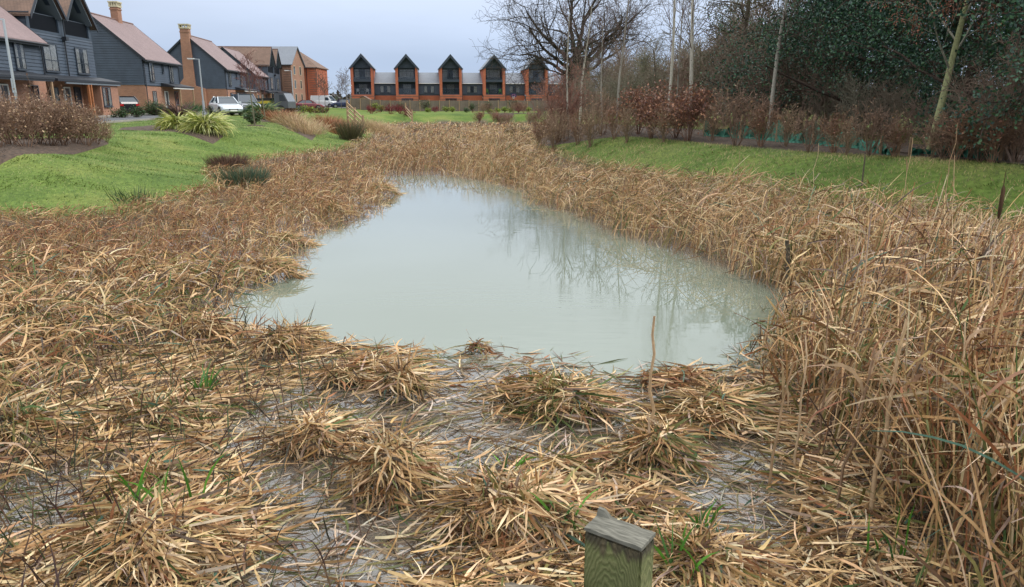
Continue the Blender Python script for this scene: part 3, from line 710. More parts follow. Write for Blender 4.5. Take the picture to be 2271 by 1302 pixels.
# ------------------------------------------------------------------ trees and shrubs
def tubes(branches, sides=4):
    Vs, Fs, n = [], [], 0
    for P, R in branches:
        P = np.asarray(P); k = len(P); sd = sides if R[0] > .012 else 3
        T = np.gradient(P, axis=0); T /= np.linalg.norm(T, axis=1)[:, None]+1e-9
        ref = np.where(np.abs(T[:, 2:3]) > .9, np.array([[1., 0, 0]]), np.array([[0, 0, 1.]]))
        X = np.cross(T, ref); X /= np.linalg.norm(X, axis=1)[:, None]+1e-9; Yv = np.cross(T, X)
        a = np.arange(sd)*2*math.pi/sd
        ring = P[:, None, :]+np.asarray(R)[:, None, None]*(np.cos(a)[None, :, None]*X[:, None, :]+np.sin(a)[None, :, None]*Yv[:, None, :])
        Vs.append(ring.reshape(-1, 3))
        i = np.arange(k-1)[:, None]*sd; j = np.arange(sd)[None, :]; j2 = (j+1) % sd
        Fs.append(np.stack([i+j, i+j2, i+sd+j2, i+sd+j], -1).reshape(-1, 4)+n); n += k*sd
    return np.concatenate(Vs), np.concatenate(Fs)
def grow(rng, p, d, L, r, depth, sp, out, tips, lvl=0):
    n = sp.get('seg', 6) if lvl < 2 else 4
    pts, rad = [np.array(p, float)], [r]; d = np.array(d, float); d /= np.linalg.norm(d)
    for i in range(n):
        d = d+rng.normal(0, sp['wig']*(1+.3*lvl), 3)+np.array([0, 0, sp['up'][min(lvl, len(sp['up'])-1)]]); d /= np.linalg.norm(d)
        pts.append(pts[-1]+d*L/n); rad.append(max(r*(1-(1-sp['tip'])*(i+1)/n), sp['rmin']))
    out.append((lvl, pts, rad))
    if depth == 0: tips.append((pts[-1], d)); tips.append((pts[len(pts)//2], d)); return
    nc = sp['n'][min(lvl, len(sp['n'])-1)]; t0 = sp['t0'][min(lvl, len(sp['t0'])-1)]
    ph = rng.uniform(0, 6.28)
    for c in range(nc):
        t = t0+(1-t0)*(c+rng.uniform(.2, .9))/nc; f = t*n; i = min(int(f), n-1); q = pts[i]+(pts[i+1]-pts[i])*(f-i)
        dd = (pts[i+1]-pts[i]); dd = dd/np.linalg.norm(dd)
        x = np.cross(dd, [0.3, .2, 1.]); x /= np.linalg.norm(x)+1e-9; y = np.cross(dd, x)
        ph += 2.4+rng.normal(0, .4); an = sp['ang'][min(lvl, len(sp['ang'])-1)]*rng.uniform(.7, 1.3)
        nd = dd*math.cos(an)+(x*math.cos(ph)+y*math.sin(ph))*math.sin(an)
        rr = rad[i]*sp['rr']*rng.uniform(.8, 1.1); ll = L*sp['lr'][min(lvl, len(sp['lr'])-1)]*rng.uniform(.65, 1.2)*(1-.35*t if lvl == 0 else 1)
        grow(rng, q, nd, ll, max(rr, sp['rmin']), depth-1, sp, out, tips, lvl+1)
def bark_mesh(name, br, c, rng, sides=5, cv=.2):
    V, F = tubes([(b_[1], b_[2]) for b_ in br], sides)
    col = np.empty((len(V), 3)); k = rng.uniform(1-cv, 1+cv, (len(V), 1)); col[:] = np.array(c)*k
    return np_mesh(name, V, F, M['bark'], col, smooth=True)
def leaves_mesh(name, P, rng, size, cols, droop=0, mat='foliage', long=1.6):
    """one bent two-triangle leaf at each point, random attitude"""
    n = len(P); ax = rng.normal(0, 1, (n, 3)); ax[:, 2] -= droop; ax /= np.linalg.norm(ax, axis=1)[:, None]
    s = np.cross(ax, rng.normal(0, 1, (n, 3))); s /= np.linalg.norm(s, axis=1)[:, None]
    L = size*rng.uniform(.6, 1.3, (n, 1)); W = L/long/2
    V = np.stack([P, P+ax*L*.5+s*W, P+ax*L, P+ax*L*.5-s*W], 1).reshape(-1, 3)
    F = np.arange(4*n).reshape(-1, 4)
    cols = np.array(cols); c = cols[rng.integers(0, len(cols), n)]*rng.uniform(.65, 1.35, (n, 1))
    return np_mesh(name, V, F, M[mat], np.repeat(c, 4, 0))
def spread(P, D, rng, n, rad):
    i = rng.integers(0, len(P), n); return P[i]+rng.normal(0, 1, (n, 3))*rad

BROWN = (.105,.078,.06); RBROWN = (.14,.07,.05)
OAK = dict(seg=8, wig=.165, up=[.0,-.01,.01,.02,.02], tip=.35, rmin=.015, n=[9,8,7,5,3], t0=[.3,.25,.15,.15,.1], ang=[.8,.6,.65,.7,.7], rr=.52, lr=[.78,.66,.6,.55,.5])
def place_tree(name, label, cat, loc, parts, group=None, rz=0, s=1.0):
    r = empty(name, loc, rz, s); tag(r, label, cat, group)
    for nm, me in parts: link(nm, me, r)
    return r
# --- the old oak
rng = np.random.default_rng(11)
def oak():
    out, tips = [], []
    base = np.array([0, 0, -.3]); 
    out.append((0, [base, base+[.1,0,1.5], base+[.1,.1,3.2], base+[.3,.1,4.8], base+[.3,0,6.3]], [1.0,.78,.7,.72,.62]))
    limbs = [((-1.0,.1,.48),8.6,.30,4.6),((-.85,.4,.75),8.2,.30,5.2),((-.55,-.3,1.1),9.0,.33,5.9),((-.15,.3,1.3),10,.36,6.1),((.15,-.2,1.35),10.5,.36,6.2),
             ((.5,.2,1.1),9.5,.34,6.0),((.75,-.3,.9),9.3,.32,5.6),((1.0,.2,.5),8.6,.28,5.2),((.9,-.3,.25),7.0,.2,4.6),((-.2,-1,.8),7.5,.28,5.4),((.1,1,.8),7.5,.28,5.4),((-.9,-.3,.1),6.5,.17,4.9)]
    for d, L, r, z in limbs: grow(rng, base+[.3*np.sign(d[0])*.6+.2, 0, z], d, L, r*.85, 3, OAK, out, tips, 1)
    return out, tips
out, tips = oak()
lg = [b_ for b_ in out if b_[0] <= 2]; tw = [b_ for b_ in out if b_[0] > 2]
me1 = bark_mesh('oak_limbs', lg, (.062,.052,.042), rng, 6); me2 = bark_mesh('oak_twigs', tw, (.085,.068,.055), rng, 3)
iv = []
for t in range(2600):
    h = rng.uniform(.3, 9.0); a = rng.uniform(0, 6.28); R_ = (1.25 if h < 6 else 1.1)*rng.uniform(.7, 1.05); iv.append((.25+math.cos(a)*R_*(1 if h < 6 else 1.6), math.sin(a)*R_, h))
me3 = leaves_mesh('ivy', np.array(iv), rng, .32, [(.03,.06,.018),(.045,.08,.02),(.05,.05,.025)])
X, Y_, _z = at_y(1272, 240, 88)
r = place_tree('oak_tree', 'huge spreading bare oak standing in front of the right end of the terrace', 'tree', (X, Y_, lz(X, Y_)-.2), [('trunk', me1), ('ivy', me3)], s=.93)
tag(link('twig_crown', me2, r), kind='stuff')

# --- prototypes of bare shrubs and thicket trees
BUSH = dict(seg=5, wig=.14, up=[.05,.03,.02], tip=.35, rmin=.004, n=[6,5,4], t0=[.25,.2,.1], ang=[.5,.6,.7], rr=.6, lr=[.55,.5,.5])
def bush(seed, h, stems, spread_, depth=2, r0=.014, c=BROWN, rmin=.004, up=.05):
    rg = np.random.default_rng(seed); out, tips = [], []
    sp = dict(BUSH); sp['rmin'] = rmin; sp['up'] = [up, up*.6, up*.4]
    for i in range(stems):
        a = rg.uniform(0, 6.28); q = rg.uniform(0, .12)*spread_; t = rg.uniform(.1, 1)*spread_
        grow(rg, (q*math.cos(a), q*math.sin(a), -.05), (math.cos(a)*t, math.sin(a)*t, 1), h*rg.uniform(.65, .95), r0*rg.uniform(.7, 1.2), depth, sp, out, tips)
    return out, np.array([t[0] for t in tips]), rg
def bush_parts(seed, h, stems, sprd, c=BROWN, leaf=None, nleaf=0, lsize=.06, lrad=.05, sides=3, **kw):
    out, T, rg = bush(seed, h, stems, sprd, c=c, **kw)
    parts = [('branches', bark_mesh('bush_branches', out, c, rg, sides))]
    if nleaf: parts.append(('foliage', leaves_mesh('bush_leaves', spread(T, None, rg, nleaf, lrad), rg, lsize, leaf)))
    return parts
COPPER = [(.27,.12,.07),(.20,.085,.055),(.34,.17,.09),(.14,.06,.045)]
TAN = [(.30,.18,.10),(.22,.12,.07),(.36,.25,.15)]
near_proto = [bush_parts(s, 1.15, 16, .75, c=(.21,.135,.095), leaf=TAN, nleaf=420, lsize=.055, lrad=.05, depth=2, r0=.011, rmin=.0035) for s in (21, 22, 23)]
copper_proto = [bush_parts(s, 1.5, 12, .5, c=(.19,.11,.08), leaf=COPPER, nleaf=1500, lsize=.085, lrad=.10, depth=2, r0=.015, rmin=.005) for s in (31, 32)]
hedge_proto = [bush_parts(s, 1.5, 13, .55, c=cc, leaf=TAN if k else COPPER, nleaf=160, lsize=.07, lrad=.05, depth=2, r0=.016, rmin=.006) for k, (s, cc) in enumerate(((41,(.27,.165,.11)),(42,(.30,.21,.14)),(43,(.23,.15,.11))))]
# shrubs along the left bed
X0S = [(-70,335,1.25,0),(-40,322,1.1,2),(0,335,1.1,1),(28,325,1.15,0),(60,330,1.2,2),(88,322,1.15,1),(112,322,1.2,0),(140,320,1.1,2),(165,316,1.05,1),(190,316,.95,0),(212,312,.8,2),(236,308,.42,1),(-10,312,1.1,1),(20,311,1.15,2),(48,310,1.1,0),(75,310,1.1,1),(100,309,1.1,2),(128,308,1.05,0),(155,307,1.0,1),(182,306,.95,2)]
order = sorted(range(len(X0S)), key=lambda i: X0S[i][0])
for k, i in enumerate(order):
    px, py, s, pr = X0S[i]; x, y = on_z(px, py, 1.0)
    fr = 'front' if py > 301 else 'back'
    place_tree('bare_shrub', 'brown twiggy shrub in the mulch bed on the left lawn, %s from the left' % ORD[k], 'shrub', (x, y, lz(x, y)), near_proto[pr], 'brown shrubs in the near left bed', rz=k*1.3, s=s)
# right-hand hedge bed
hl = [(1200+i*27, 281+i*27*.071+(i*27/1000)**2*13+3*math.sin(i*2.1), 1.0+.16*math.sin(i*1.7)) for i in range(40) if i not in (13,15,17,19,21,23,26,28,30,31)]
for k, (px, py, s) in enumerate(hl):
    py -= max(0, px-1980)*.05; x, y = on_z(px, py+7, 1.0)
    cop = 1395 < px < 1600 and k % 3 != 1
    protos = copper_proto[k % 2] if cop else hedge_proto[k % 3]
    place_tree('hedge_shrub', ('copper-leaved beech shrub' if cop else 'bare brown hedge shrub')+', %s from the left in the bed along the right grass strip' % ORD[k], 'shrub', (x, y, lz(x, y)), protos, 'shrubs of the right-hand bed', rz=k*2.1, s=s*(.86 if px < 1720 else .62))
# second row behind the front row
for k in range(26):
    px = 1225+k*38; py = 266+max(0, px-1500)*.045; x, y = on_z(px, py, 1.0)
    place_tree('thicket_shrub', 'bare twiggy bush behind the front hedge row, %s from the left' % ORD[k], 'shrub', (x, y, lz(x, y)), hedge_proto[(k*2+1) % 3], 'bushes behind the right-hand hedge row', rz=k*1.7, s=1.05+.3*math.sin(k*2.3))
# reddish bare tree at the bend
x, y = on_z(1238, 288, 1.0)
pt = bush_parts(51, 2.9, 9, .38, c=(.24,.13,.10), leaf=[(.36,.16,.09)], nleaf=500, lsize=.06, lrad=.08, depth=3, r0=.035, rmin=.007, up=.1)
place_tree('bare_tree', 'many-stemmed reddish bare tree at the bend of the right grass strip', 'tree', (x, y, lz(x, y)), pt, rz=.5)

# --- slender birches and young trees
BIR = dict(seg=9, wig=.025, up=[.01,.06,-.05,-.12], tip=.25, rmin=.007, n=[20,4,3], t0=[.34,.2,.1], ang=[.62,.6,.6], rr=.33, lr=[.24,.5,.5])
def birch(seed, h, r0, lean=(0,0), c=(.40,.36,.29), tc=(.13,.09,.075), spx=None, depth=3):
    rg = np.random.default_rng(seed); out, tips = [], []; sp = dict(BIR); sp.update(spx or {})
    grow(rg, (0,0,-.1), (lean[0],lean[1],1), h, r0, depth, sp, out, tips)
    tr, br = [b_ for b_ in out if b_[0] == 0], [b_ for b_ in out if b_[0] > 0]
    return [('trunk', bark_mesh('pale_trunk', tr, c, rg, 8, .25)), ('branches', bark_mesh('fine_branches', br, tc, rg, 3))], np.array([t[0] for t in tips]), rg
for k, (px, py, Y, h, r0, lean, lab) in enumerate([
    (1262,292,32,5.2,.055,(-.03,0),'thin pale birch leaning left, nearest the reddish bare tree'),
    (1286,262,40,6.0,.07,(.04,0),'slim pale birch rising just right of the reddish bare tree'),
    (1335,285,34,4.6,.045,(-.02,0),'short thin young birch with a white foot in the hedge'),
    (1368,262,38,7.6,.065,(.01,0),'straight grey young tree with upswept branches right of the oak'),
    (1481,262,36,10.5,.085,(.035,0),'tall white-stemmed birch, left of the tall pair'),
    (1531,262,33,9.6,.10,(.02,0),'tall white-stemmed birch with arching top, right of the tall pair'),
    (1500,258,38,8.5,.05,(-.01,0),'thin dark-stemmed birch between the tall pair'),
    (1704,282,23.5,7.4,.075,(.06,0),'white birch rising from the hedge in front of the dark ivy trees')]):
    x = at_y(px, py, Y)[0]; parts, T, rg = birch(60+k, h, r0, lean, c=(.26,.24,.2) if 'grey' in lab or 'dark' in lab else (.42,.39,.32))
    place_tree('birch_tree', lab, 'tree', (x, Y, lz(x, Y)), parts)
x, y = on_z(2058, 345, 1.0)
sp = dict(wig=.03, up=[.0,.02,.02,.0], n=[16,5,4], t0=[.28,.15,.1], ang=[.8,.55,.6], rr=.45, lr=[.52,.5,.45], rmin=.007)
parts, T, rg = birch(75, 6.6, .085, (.15,0), c=(.27,.275,.14), tc=(.30,.28,.22), spx=sp)
Tk = T[(T[:, 2] > 1.8) & (T[:, 2] < 4.0)]
parts.append(('catkins', leaves_mesh('catkins', Tk[rg.integers(0, len(Tk), 2600)]+rg.normal(0, .09, (2600, 3)), rg, .055, [(.30,.10,.06),(.22,.08,.05),(.34,.15,.09)], droop=2, long=2.2)))
place_tree('alder_tree', 'young tree with a lichen-green trunk and rusty catkins in front of the dark evergreens', 'tree', (x, y, lz(x, y)), parts)

# --- dense dark evergreens and ivy-clad trees on the right
def evergreen(seed, h, w, nleaf, cols, zlow=.08, size=.15, lean=0, bark=(.07,.05,.04), top=.35, depth=3):
    rg = np.random.default_rng(seed); out, tips = [], []
    sp = dict(seg=7, wig=.1, up=[.02,.0,.0,.02], tip=.3, rmin=.012, n=[24,5,4], t0=[.08,.2,.15], ang=[1.15,.7,.7], rr=.42, lr=[w/h*.9,.5,.5])
    grow(rg, (0,0,-.2), (lean,0,1), h, .2, depth, sp, out, tips)
    T = np.array([t[0] for t in tips]); T = T[T[:, 2] > zlow*h]
    keep = noise2(T[:, 0]*1.0+seed, T[:, 2]+T[:, 1], 2.2) > -.55; T = T[keep]
    P = spread(T, None, rg, nleaf, .21 if cols is DG else .15)
    return [('trunk', bark_mesh('limbs', out, bark, rg, 4)), ('crown', leaves_mesh('evergreen_leaves', P, rg, size, cols, droop=.5))]
DG = [(.022,.066,.040),(.034,.095,.050),(.018,.048,.034),(.052,.12,.048)]
OG = [(.075,.09,.03),(.10,.11,.04),(.08,.065,.04),(.12,.115,.055)]
eg = [evergreen(s, 8.5, 4.6, 54000, DG, size=.075) for s in (81, 82, 83)]
og = [evergreen(s, 8.0, 3.2, 11000, OG, size=.075, bark=(.14,.11,.085)) for s in (84, 85)]
def evs(px, Y, s, rz, parts, lab, nm='evergreen_tree', grp=None):
    x = at_y(px, 250, Y)[0]; place_tree(nm, lab, 'tree', (x, Y, lz(x, Y)-.1), parts, grp, rz, s)
for px, Y, s, rz, pr, lab in [
    (1905,27,.80,0.3,0,'dark evergreen tree nearest the birch, with a sky gap on its left'),
    (1985,24,1.05,1.9,1,'tall dark evergreen directly behind the lichen-green young tree'),
    (2120,21,1.0,2.7,2,'broad dark evergreen right of the lichen-green young tree'),
    (2260,17,.95,4.1,0,'dark evergreen at the right edge of the frame'),
    (2080,29,1.3,5.0,1,'tallest dark evergreen, behind the others on the right'),
    (2240,26,1.35,.8,2,'tall evergreen at the right edge behind the nearer one'),
    (1950,30,1.1,3.9,2,'dark evergreen filling the gap left of the tall ones'),
    (2420,15,1.0,3.3,1,'dark evergreen just off the right edge'),
    (2420,23,1.3,1.3,0,'tall evergreen further back off the right edge'),
    (1850,36,.8,2.2,2,'dark evergreen further back seen through the gap left of the tall ones')]:
    evs(px, Y, s, rz, eg[pr], lab)
for px, Y, s, rz, pr, lab in [
    (1640,35,.93,0,0,'ivy-covered conical tree left of the white hedge birch'),
    (1605,40,.58,2.0,1,'low olive ivy-clad tree left of the conical one'),
    (1770,31,.80,1.0,1,'loose olive-green ivy tree between the white birch and the evergreens'),
    (1705,38,.68,2.9,0,'ivy-clad tree behind the white hedge birch'),
    (1440,46,.55,1.0,1,'low green holly behind the hedge, left of the tall birches'),
    (1565,44,.52,.4,0,'low green holly behind the hedge, right of the tall birches'),
    (1330,62,.55,2.1,1,'rounded green bush under the right side of the oak')]:
    evs(px, Y, s, rz, og[pr], lab, 'ivy_clad_tree')
# --- bare thicket trees
THK = dict(seg=6, wig=.12, up=[.05,.03,.02,.01], tip=.35, rmin=.010, n=[9,6,5,3], t0=[.2,.15,.1,.1], ang=[.55,.6,.65,.7], rr=.55, lr=[.55,.55,.5,.5])
def thick(seed, h, stems, c, rmin=.010):
    rg = np.random.default_rng(seed); out, tips = [], []; sp = dict(THK); sp['rmin'] = rmin
    for i in range(stems):
        a = rg.uniform(0, 6.28); grow(rg, (.4*math.cos(a), .4*math.sin(a), -.1), (.5*math.cos(a), .5*math.sin(a), 1), h*rg.uniform(.6, .85), .07, 3, sp, out, tips)
    return [('branches', bark_mesh('thicket_branches', out, c, rg, 3, .3))]
tp = [thick(91, 5.0, 6, (.20,.16,.12)), thick(92, 5.0, 6, (.22,.155,.12)), thick(93, 5.2, 5, (.18,.165,.12))]
spots = [(1300,70,.85),(1345,60,.9),(1385,66,1.15),(1420,58,1.0),(1460,62,1.05),(1500,56,.95),(1540,52,.9),(1580,48,1.0),(1400,80,1.35),(1340,85,1.3),(1470,85,1.4),(1290,55,.62),(1325,48,.62),(1365,50,.66),(1405,46,.66),(1450,50,.7),(1500,46,.66),
         (1560,42,.85),(1600,38,1.0),(1650,31,.78),(1690,36,1.3),(1730,30,.9),(1770,28,.8),(1800,36,1.4),(1640,42,1.25),(1720,44,1.5),(1850,25,.42),(1930,22,.42),(2010,21,.4),(2090,19,.36),(2180,16.5,.40),(2250,15.5,.36),(1900,30,.6),(1240,62,.6),(1265,75,.8),
         (1215,70,.45),(2300,14.5,.5),(1585,60,1.4)]
spots.sort()
for k, (px, Y, s) in enumerate(spots):
    x = at_y(px, 250, Y)[0]
    place_tree('thicket_tree', 'leafless brown thicket tree beyond the hedge, %s counting from the left' % ORD[k], 'tree', (x, Y, lz(x, Y)-.05), tp[k % 3], 'leafless thicket beyond the hedge', rz=k*1.1, s=s)
# small bare trees far left and by the parked cars
for k, (px, Y, h, lab) in enumerate([(709,120,5.2,'small bare tree in front of the white van, left of the pair'),(722,126,4.8,'small bare tree in front of the white van, right of the pair'),(757,132,5.0,'thin bare tree by the dark blue car'),(770,128,5.5,'thin bare tree beside the left end of the board fence')]):
    x = at_y(px, 240, Y)[0]; parts, T, rg = birch(100+k, h, .05, (0,0), c=(.14,.11,.09), tc=(.14,.10,.085), spx=dict(rmin=.02, n=[12,4,3], lr=[.4,.5,.5]))
    place_tree('young_tree', lab, 'tree', (x, Y, lz(x, Y)), parts)
for k, (px, py, h, lab) in enumerate([(566,281,2.7,'young lawn tree with a twiggy reddish crown in front of the estate car'),(590,271,2.5,'young lawn tree just right of the striped evergreen clump')]):
    x, y = on_z(px, py, .98); parts, T, rg = birch(110+k, h, .045, (-.06,0), c=(.16,.15,.10), tc=(.17,.08,.07), spx=dict(rmin=.007, n=[14,5,4], t0=[.55,.1,.1], lr=[.42,.5,.5], up=[0,.05,.02,0]))
    place_tree('young_tree', lab, 'tree', (x, y, lz(x, y)), parts)
    q = MB(); 
    bed([(x-.35,y-.3),(x+.35,y-.3),(x+.4,y+.3),(x-.4,y+.3)], .05)

# --- strap-leaved clumps, grasses and small shrubs in the beds
def strap(seed, n, L, w, cols, bend=1.1, el=(.5,1.35), root=.12, seg=5):
    rg = np.random.default_rng(seed)
    a = rg.uniform(0, 6.28, n); q = rg.uniform(0, root, n)
    B = np.stack([q*np.cos(a), q*np.sin(a), np.zeros(n)], 1)
    V, F, C = blades(rg, B, a, rg.uniform(*el, n), L*rg.uniform(.6, 1.1, n), w*rg.uniform(.7, 1.2, n), bend*rg.uniform(.5, 1.4, n), seg, cols=cols, floor=None)
    return V, F, C
def blades(rg, B, az, el, L, W, bend, seg, cols, floor=None, kink=0.0, kang=1.6, wander=.12, shade=.2, cidx=None, tipw=.12):
    """strips: start B, heading az, elevation el, bending down; optional sharp fold"""
    n = len(B); seg1 = seg+1
    L = np.broadcast_to(L, (n,)); W = np.broadcast_to(W, (n,)); bend = np.broadcast_to(bend, (n,))
    kf = rg.random(n) < kink; kp = rg.integers(max(1, seg//2-1), seg, n)
    e = el.copy(); a = az.copy(); P = np.empty((n, seg1, 3)); P[:, 0] = B; D = np.empty((n, seg1, 3))
    ht = rg.uniform(.5, 1.2, n)*kang
    for k in range(seg):
        d = np.stack([np.cos(e)*np.cos(a), np.cos(e)*np.sin(a), np.sin(e)], 1); D[:, k] = d
        P[:, k+1] = P[:, k]+d*(L/seg)[:, None]
        e = e-bend/seg*(.5+1.0*(k+1)/seg); a = a+rg.normal(0, wander, n)
        hit = kf & (kp == k+1); e = np.where(hit, e-ht, e); a = np.where(hit, a+rg.normal(0, .5, n), a)
        e = np.maximum(e, -1.45)
        if floor is not None:
            f = floor(P[:, k+1, 0], P[:, k+1, 1]); low = P[:, k+1, 2] < f
            P[:, k+1, 2] = np.where(low, f, P[:, k+1, 2]); e = np.where(low & (e < 0), rg.uniform(-.15, .2, n), e)
    D[:, seg] = D[:, seg-1]
    tw = rg.uniform(0, 3.14, n); S0 = np.stack([-np.sin(az), np.cos(az), np.zeros(n)], 1)
    V = np.empty((n, seg1, 2, 3))
    for k in range(seg1):
        t = k/seg; prof = (.75+.9*t*(1-t))*(1 if t < .6 else 1-(1-tipw)*(t-.6)/.4)
        d = D[:, k]; U = np.cross(d, S0); U /= np.linalg.norm(U, axis=1)[:, None]+1e-9; s = np.cross(U, d); s /= np.linalg.norm(s, axis=1)[:, None]+1e-9
        ang = (tw+k*.25*rg.normal(0, .6, n))[:, None]*.55; side = s*np.cos(ang)+U*np.sin(ang)
        V[:, k, 0] = P[:, k]-side*(W*prof/2)[:, None]; V[:, k, 1] = P[:, k]+side*(W*prof/2)[:, None]
    base = (np.arange(n)*seg1*2)[:, None]; q = (np.arange(seg)*2)[None, :]
    F = np.stack([base+q, base+q+1, base+q+3, base+q+2], -1).reshape(-1, 4)
    cols = np.array(cols)
    if cidx is None: cidx = rg.integers(0, len(cols), n)
    c = cols[cidx]*rg.uniform(1-shade, 1+shade, (n, 1))*rg.uniform(.94, 1.06, (n, 3))
    C = np.repeat(c, seg1*2, 0)
    return V.reshape(-1, 3), F, C
VAR = [(.55,.56,.20),(.62,.60,.30),(.16,.22,.04),(.40,.42,.10)]
def clump(label, px, py, z, seed, n, L, w, cols, cat='plant', name='strap_leaf_plant', sc=1.0, **kw):
    x, y = on_z(px, py, z); V, F, C = strap(seed, n, L, w, cols, **kw)
    r = empty(name, (x, y, lz(x, y)), 0, sc); tag(r, label, cat)
    k = 30; nv = (kw.get('seg', 5)+1)*2; nf = kw.get('seg', 5)
    tag(link('leaf_mass', np_mesh('leaf_mass', V, F, M['blade'], C), r), kind='stuff')
    return r
clump('left one of the two yellow-striped arching grass clumps by the lawn', 396, 290, 1.0, 1, 800, 1.1, .042, VAR, bend=1.9)
clump('right and larger of the two yellow-striped arching grass clumps by the lawn', 458, 292, 1.0, 2, 1100, 1.25, .042, VAR, bend=1.9)
clump('bronze-purple strap-leaved clump behind the left striped grass', 398, 266, 1.0, 3, 260, 1.5, .05, [(.10,.06,.055),(.15,.09,.07),(.07,.05,.05)], bend=.9)
clump('dark green striped strap-leaved clump on the lawn by the young trees', 584, 262, .95, 4, 420, 1.7, .07, [(.04,.09,.04),(.07,.12,.04),(.28,.33,.13)], bend=1.5)
for k, (px, py, s) in enumerate(((346,258,1.6),(425,254,1.6),(441,250,1.3))):
    clump('spiky green palm-like plant by the brick house, %s from the left' % ORD[k], px, py, .95, 7+k, 160, .9*s, .05, [(.03,.08,.03),(.05,.11,.035),(.09,.15,.05)], name='spiky_plant', bend=.5, el=(.1,1.5), root=.1)
RUST = [(.30,.12,.06),(.38,.20,.10),(.24,.10,.06)]; BEIGE = [(.45,.32,.18),(.52,.38,.22),(.36,.25,.14)]
kk = 0
for (px0, px1, py0, py1, n, cols, nm) in ((610,632,270,275,3,RUST,'rust-coloured grass clump on the lawn'),(640,685,276,284,4,BEIGE,'beige feathery grass clump on the lawn'),(718,768,270,277,5,RUST,'rusty grass clump near the rail fence'),(808,860,262,268,5,BEIGE,'beige grass clump beside the red dogwood')):
    for i in range(n):
        t = i/(n-1); clump('%s, %s from the left' % (nm, ORD[i]), px0+(px1-px0)*t, py0+(py1-py0)*t, .9, 30+kk, 320, .85, .018, cols, name='grass_clump', bend=.8, el=(.6,1.5), root=.8); kk += 1
# low shrubs: (px, base py, distance, width, height, colours, label)
def lowshrub(px, Y, w, h, cols, label, n=900, size=.09, seed=0, red=False):
    x = at_y(px, 250, Y)[0]; rg = np.random.default_rng(200+seed)
    r = empty('low_shrub', (x, Y, lz(x, Y))); tag(r, label, 'shrub')
    out, T, rg = bush(200+seed, h, 14, w/h*.7, depth=2, r0=.02, rmin=.008); s_ = h/ max(T[:, 2].max(), .1)
    for b_ in out: b_[1][:] = [np.array(p)*[1,1,s_] for p in b_[1]]
    T = T*[1,1,s_]
    link('branches', bark_mesh('shrub_branches', out, (.19,.045,.05) if red else (.10,.07,.05), rg, 3), r)
    if not red: link('foliage', leaves_mesh('shrub_leaves', spread(T, None, rg, n, h*.09), rg, size, cols), r)
GR = [(.03,.07,.02),(.05,.10,.03)]; YG = [(.22,.30,.03),(.35,.38,.04),(.12,.20,.03)]; BR = [(.15,.06,.035),(.20,.09,.04)]
LS = [(655,92,1.5,.9,BR+GR,'russet low shrub at the foot of the brick flats'),(673,90,1.3,1.0,YG+GR,'golden-green low shrub below the red car'),(690,88,1.2,.9,YG+BR,'mixed gold and russet shrub by the side road'),(707,95,1.3,.8,BR+GR,'low russet shrub in front of the white van'),(722,98,1.4,.8,YG+GR+BR,'low mixed shrub right of the white van'),
      (267,54,1.7,.75,GR,'left clipped dark box hedge by the driveway car'),(300,55,1.6,.85,GR,'right clipped dark box hedge by the driveway car'),(345,62,1.6,1.2,GR,'dark rounded shrub by the brick house door'),(470,62,1.6,.9,GR,'dark green shrub behind the silver saloon'),(562,41,1.0,.7,GR,'small dark shrub left of the striped strap-leaved clump'),
      (830,128,1.0,1.7,YG,'upright yellow-green bush against the left part of the fence'),(846,128,.9,1.2,YG,'smaller yellow-green bush second along the fence'),(890,130,.9,1.6,GR,'dim green bush against the fence'),(946,128,1.0,2.2,GR,'dark conical shrub against the fence, left one'),(951,124,.9,.7,YG,'little yellow shrub at the foot of the left dark conical shrub'),
      (990,128,1.1,1.1,YG,'yellow-green shrub in the middle of the fence border'),(1003,126,1.0,.9,YG,'yellow-green shrub right of the middle one'),(1035,122,1.3,.8,GR,'dark low rounded shrub in the fence border'),(1048,124,1.0,1.5,GR,'dark shrub right of the low rounded one'),(1083,128,1.0,1.8,GR,'dark conical shrub against the fence, middle one'),
      (1085,122,1.4,.6,YG,'low yellow shrub before the middle conical shrub'),(1103,124,1.0,.7,YG,'small yellow shrub right of the middle conical shrub'),(1120,126,.9,.9,YG,'yellow shrub left of the right conical shrub'),(1131,124,1.0,.8,YG,'low yellow shrub at the foot of the right conical shrub'),(1138,130,1.1,2.3,GR,'dark conical shrub against the fence, right one'),(1172,126,1.0,.8,YG,'last yellow shrub of the fence border'),
      (824,80,2.0,1.0,None,'deep red dogwood stems left of the beige grasses'),(868,78,2.2,1.2,None,'bright red dogwood stems in the middle of the far bank'),(888,80,2.0,1.1,None,'crimson dogwood stems right of the bright one'),(905,77,1.6,.8,None,'low red dogwood by the far rail fence'),(965,126,2.0,1.1,None,'reddish bare stems against the fence'),(1150,126,1.8,1.2,None,'red bare stems near the fence right end')]
for k, (px, Y, w, h, cols, lab) in enumerate(LS): lowshrub(px, Y, w, h, cols, lab, seed=k, red=cols is None, size=.09 if Y < 80 else .13, n=1100 if Y < 80 else 500)
# brown leafy patch of low shrubs at the far end (1060..1200)
for k in range(14):
    px = 1062+k*11; x, y = on_z(px, 262-4*math.sin(k), .5); place_tree('hedge_shrub', 'low brown shrub on the far grassy mound, %s from the left' % ORD[k], 'shrub', (x, y, lz(x, y)), hedge_proto[k % 3] if k % 4 else copper_proto[0], 'low shrubs at the far end of the marsh', rz=k, s=.75)
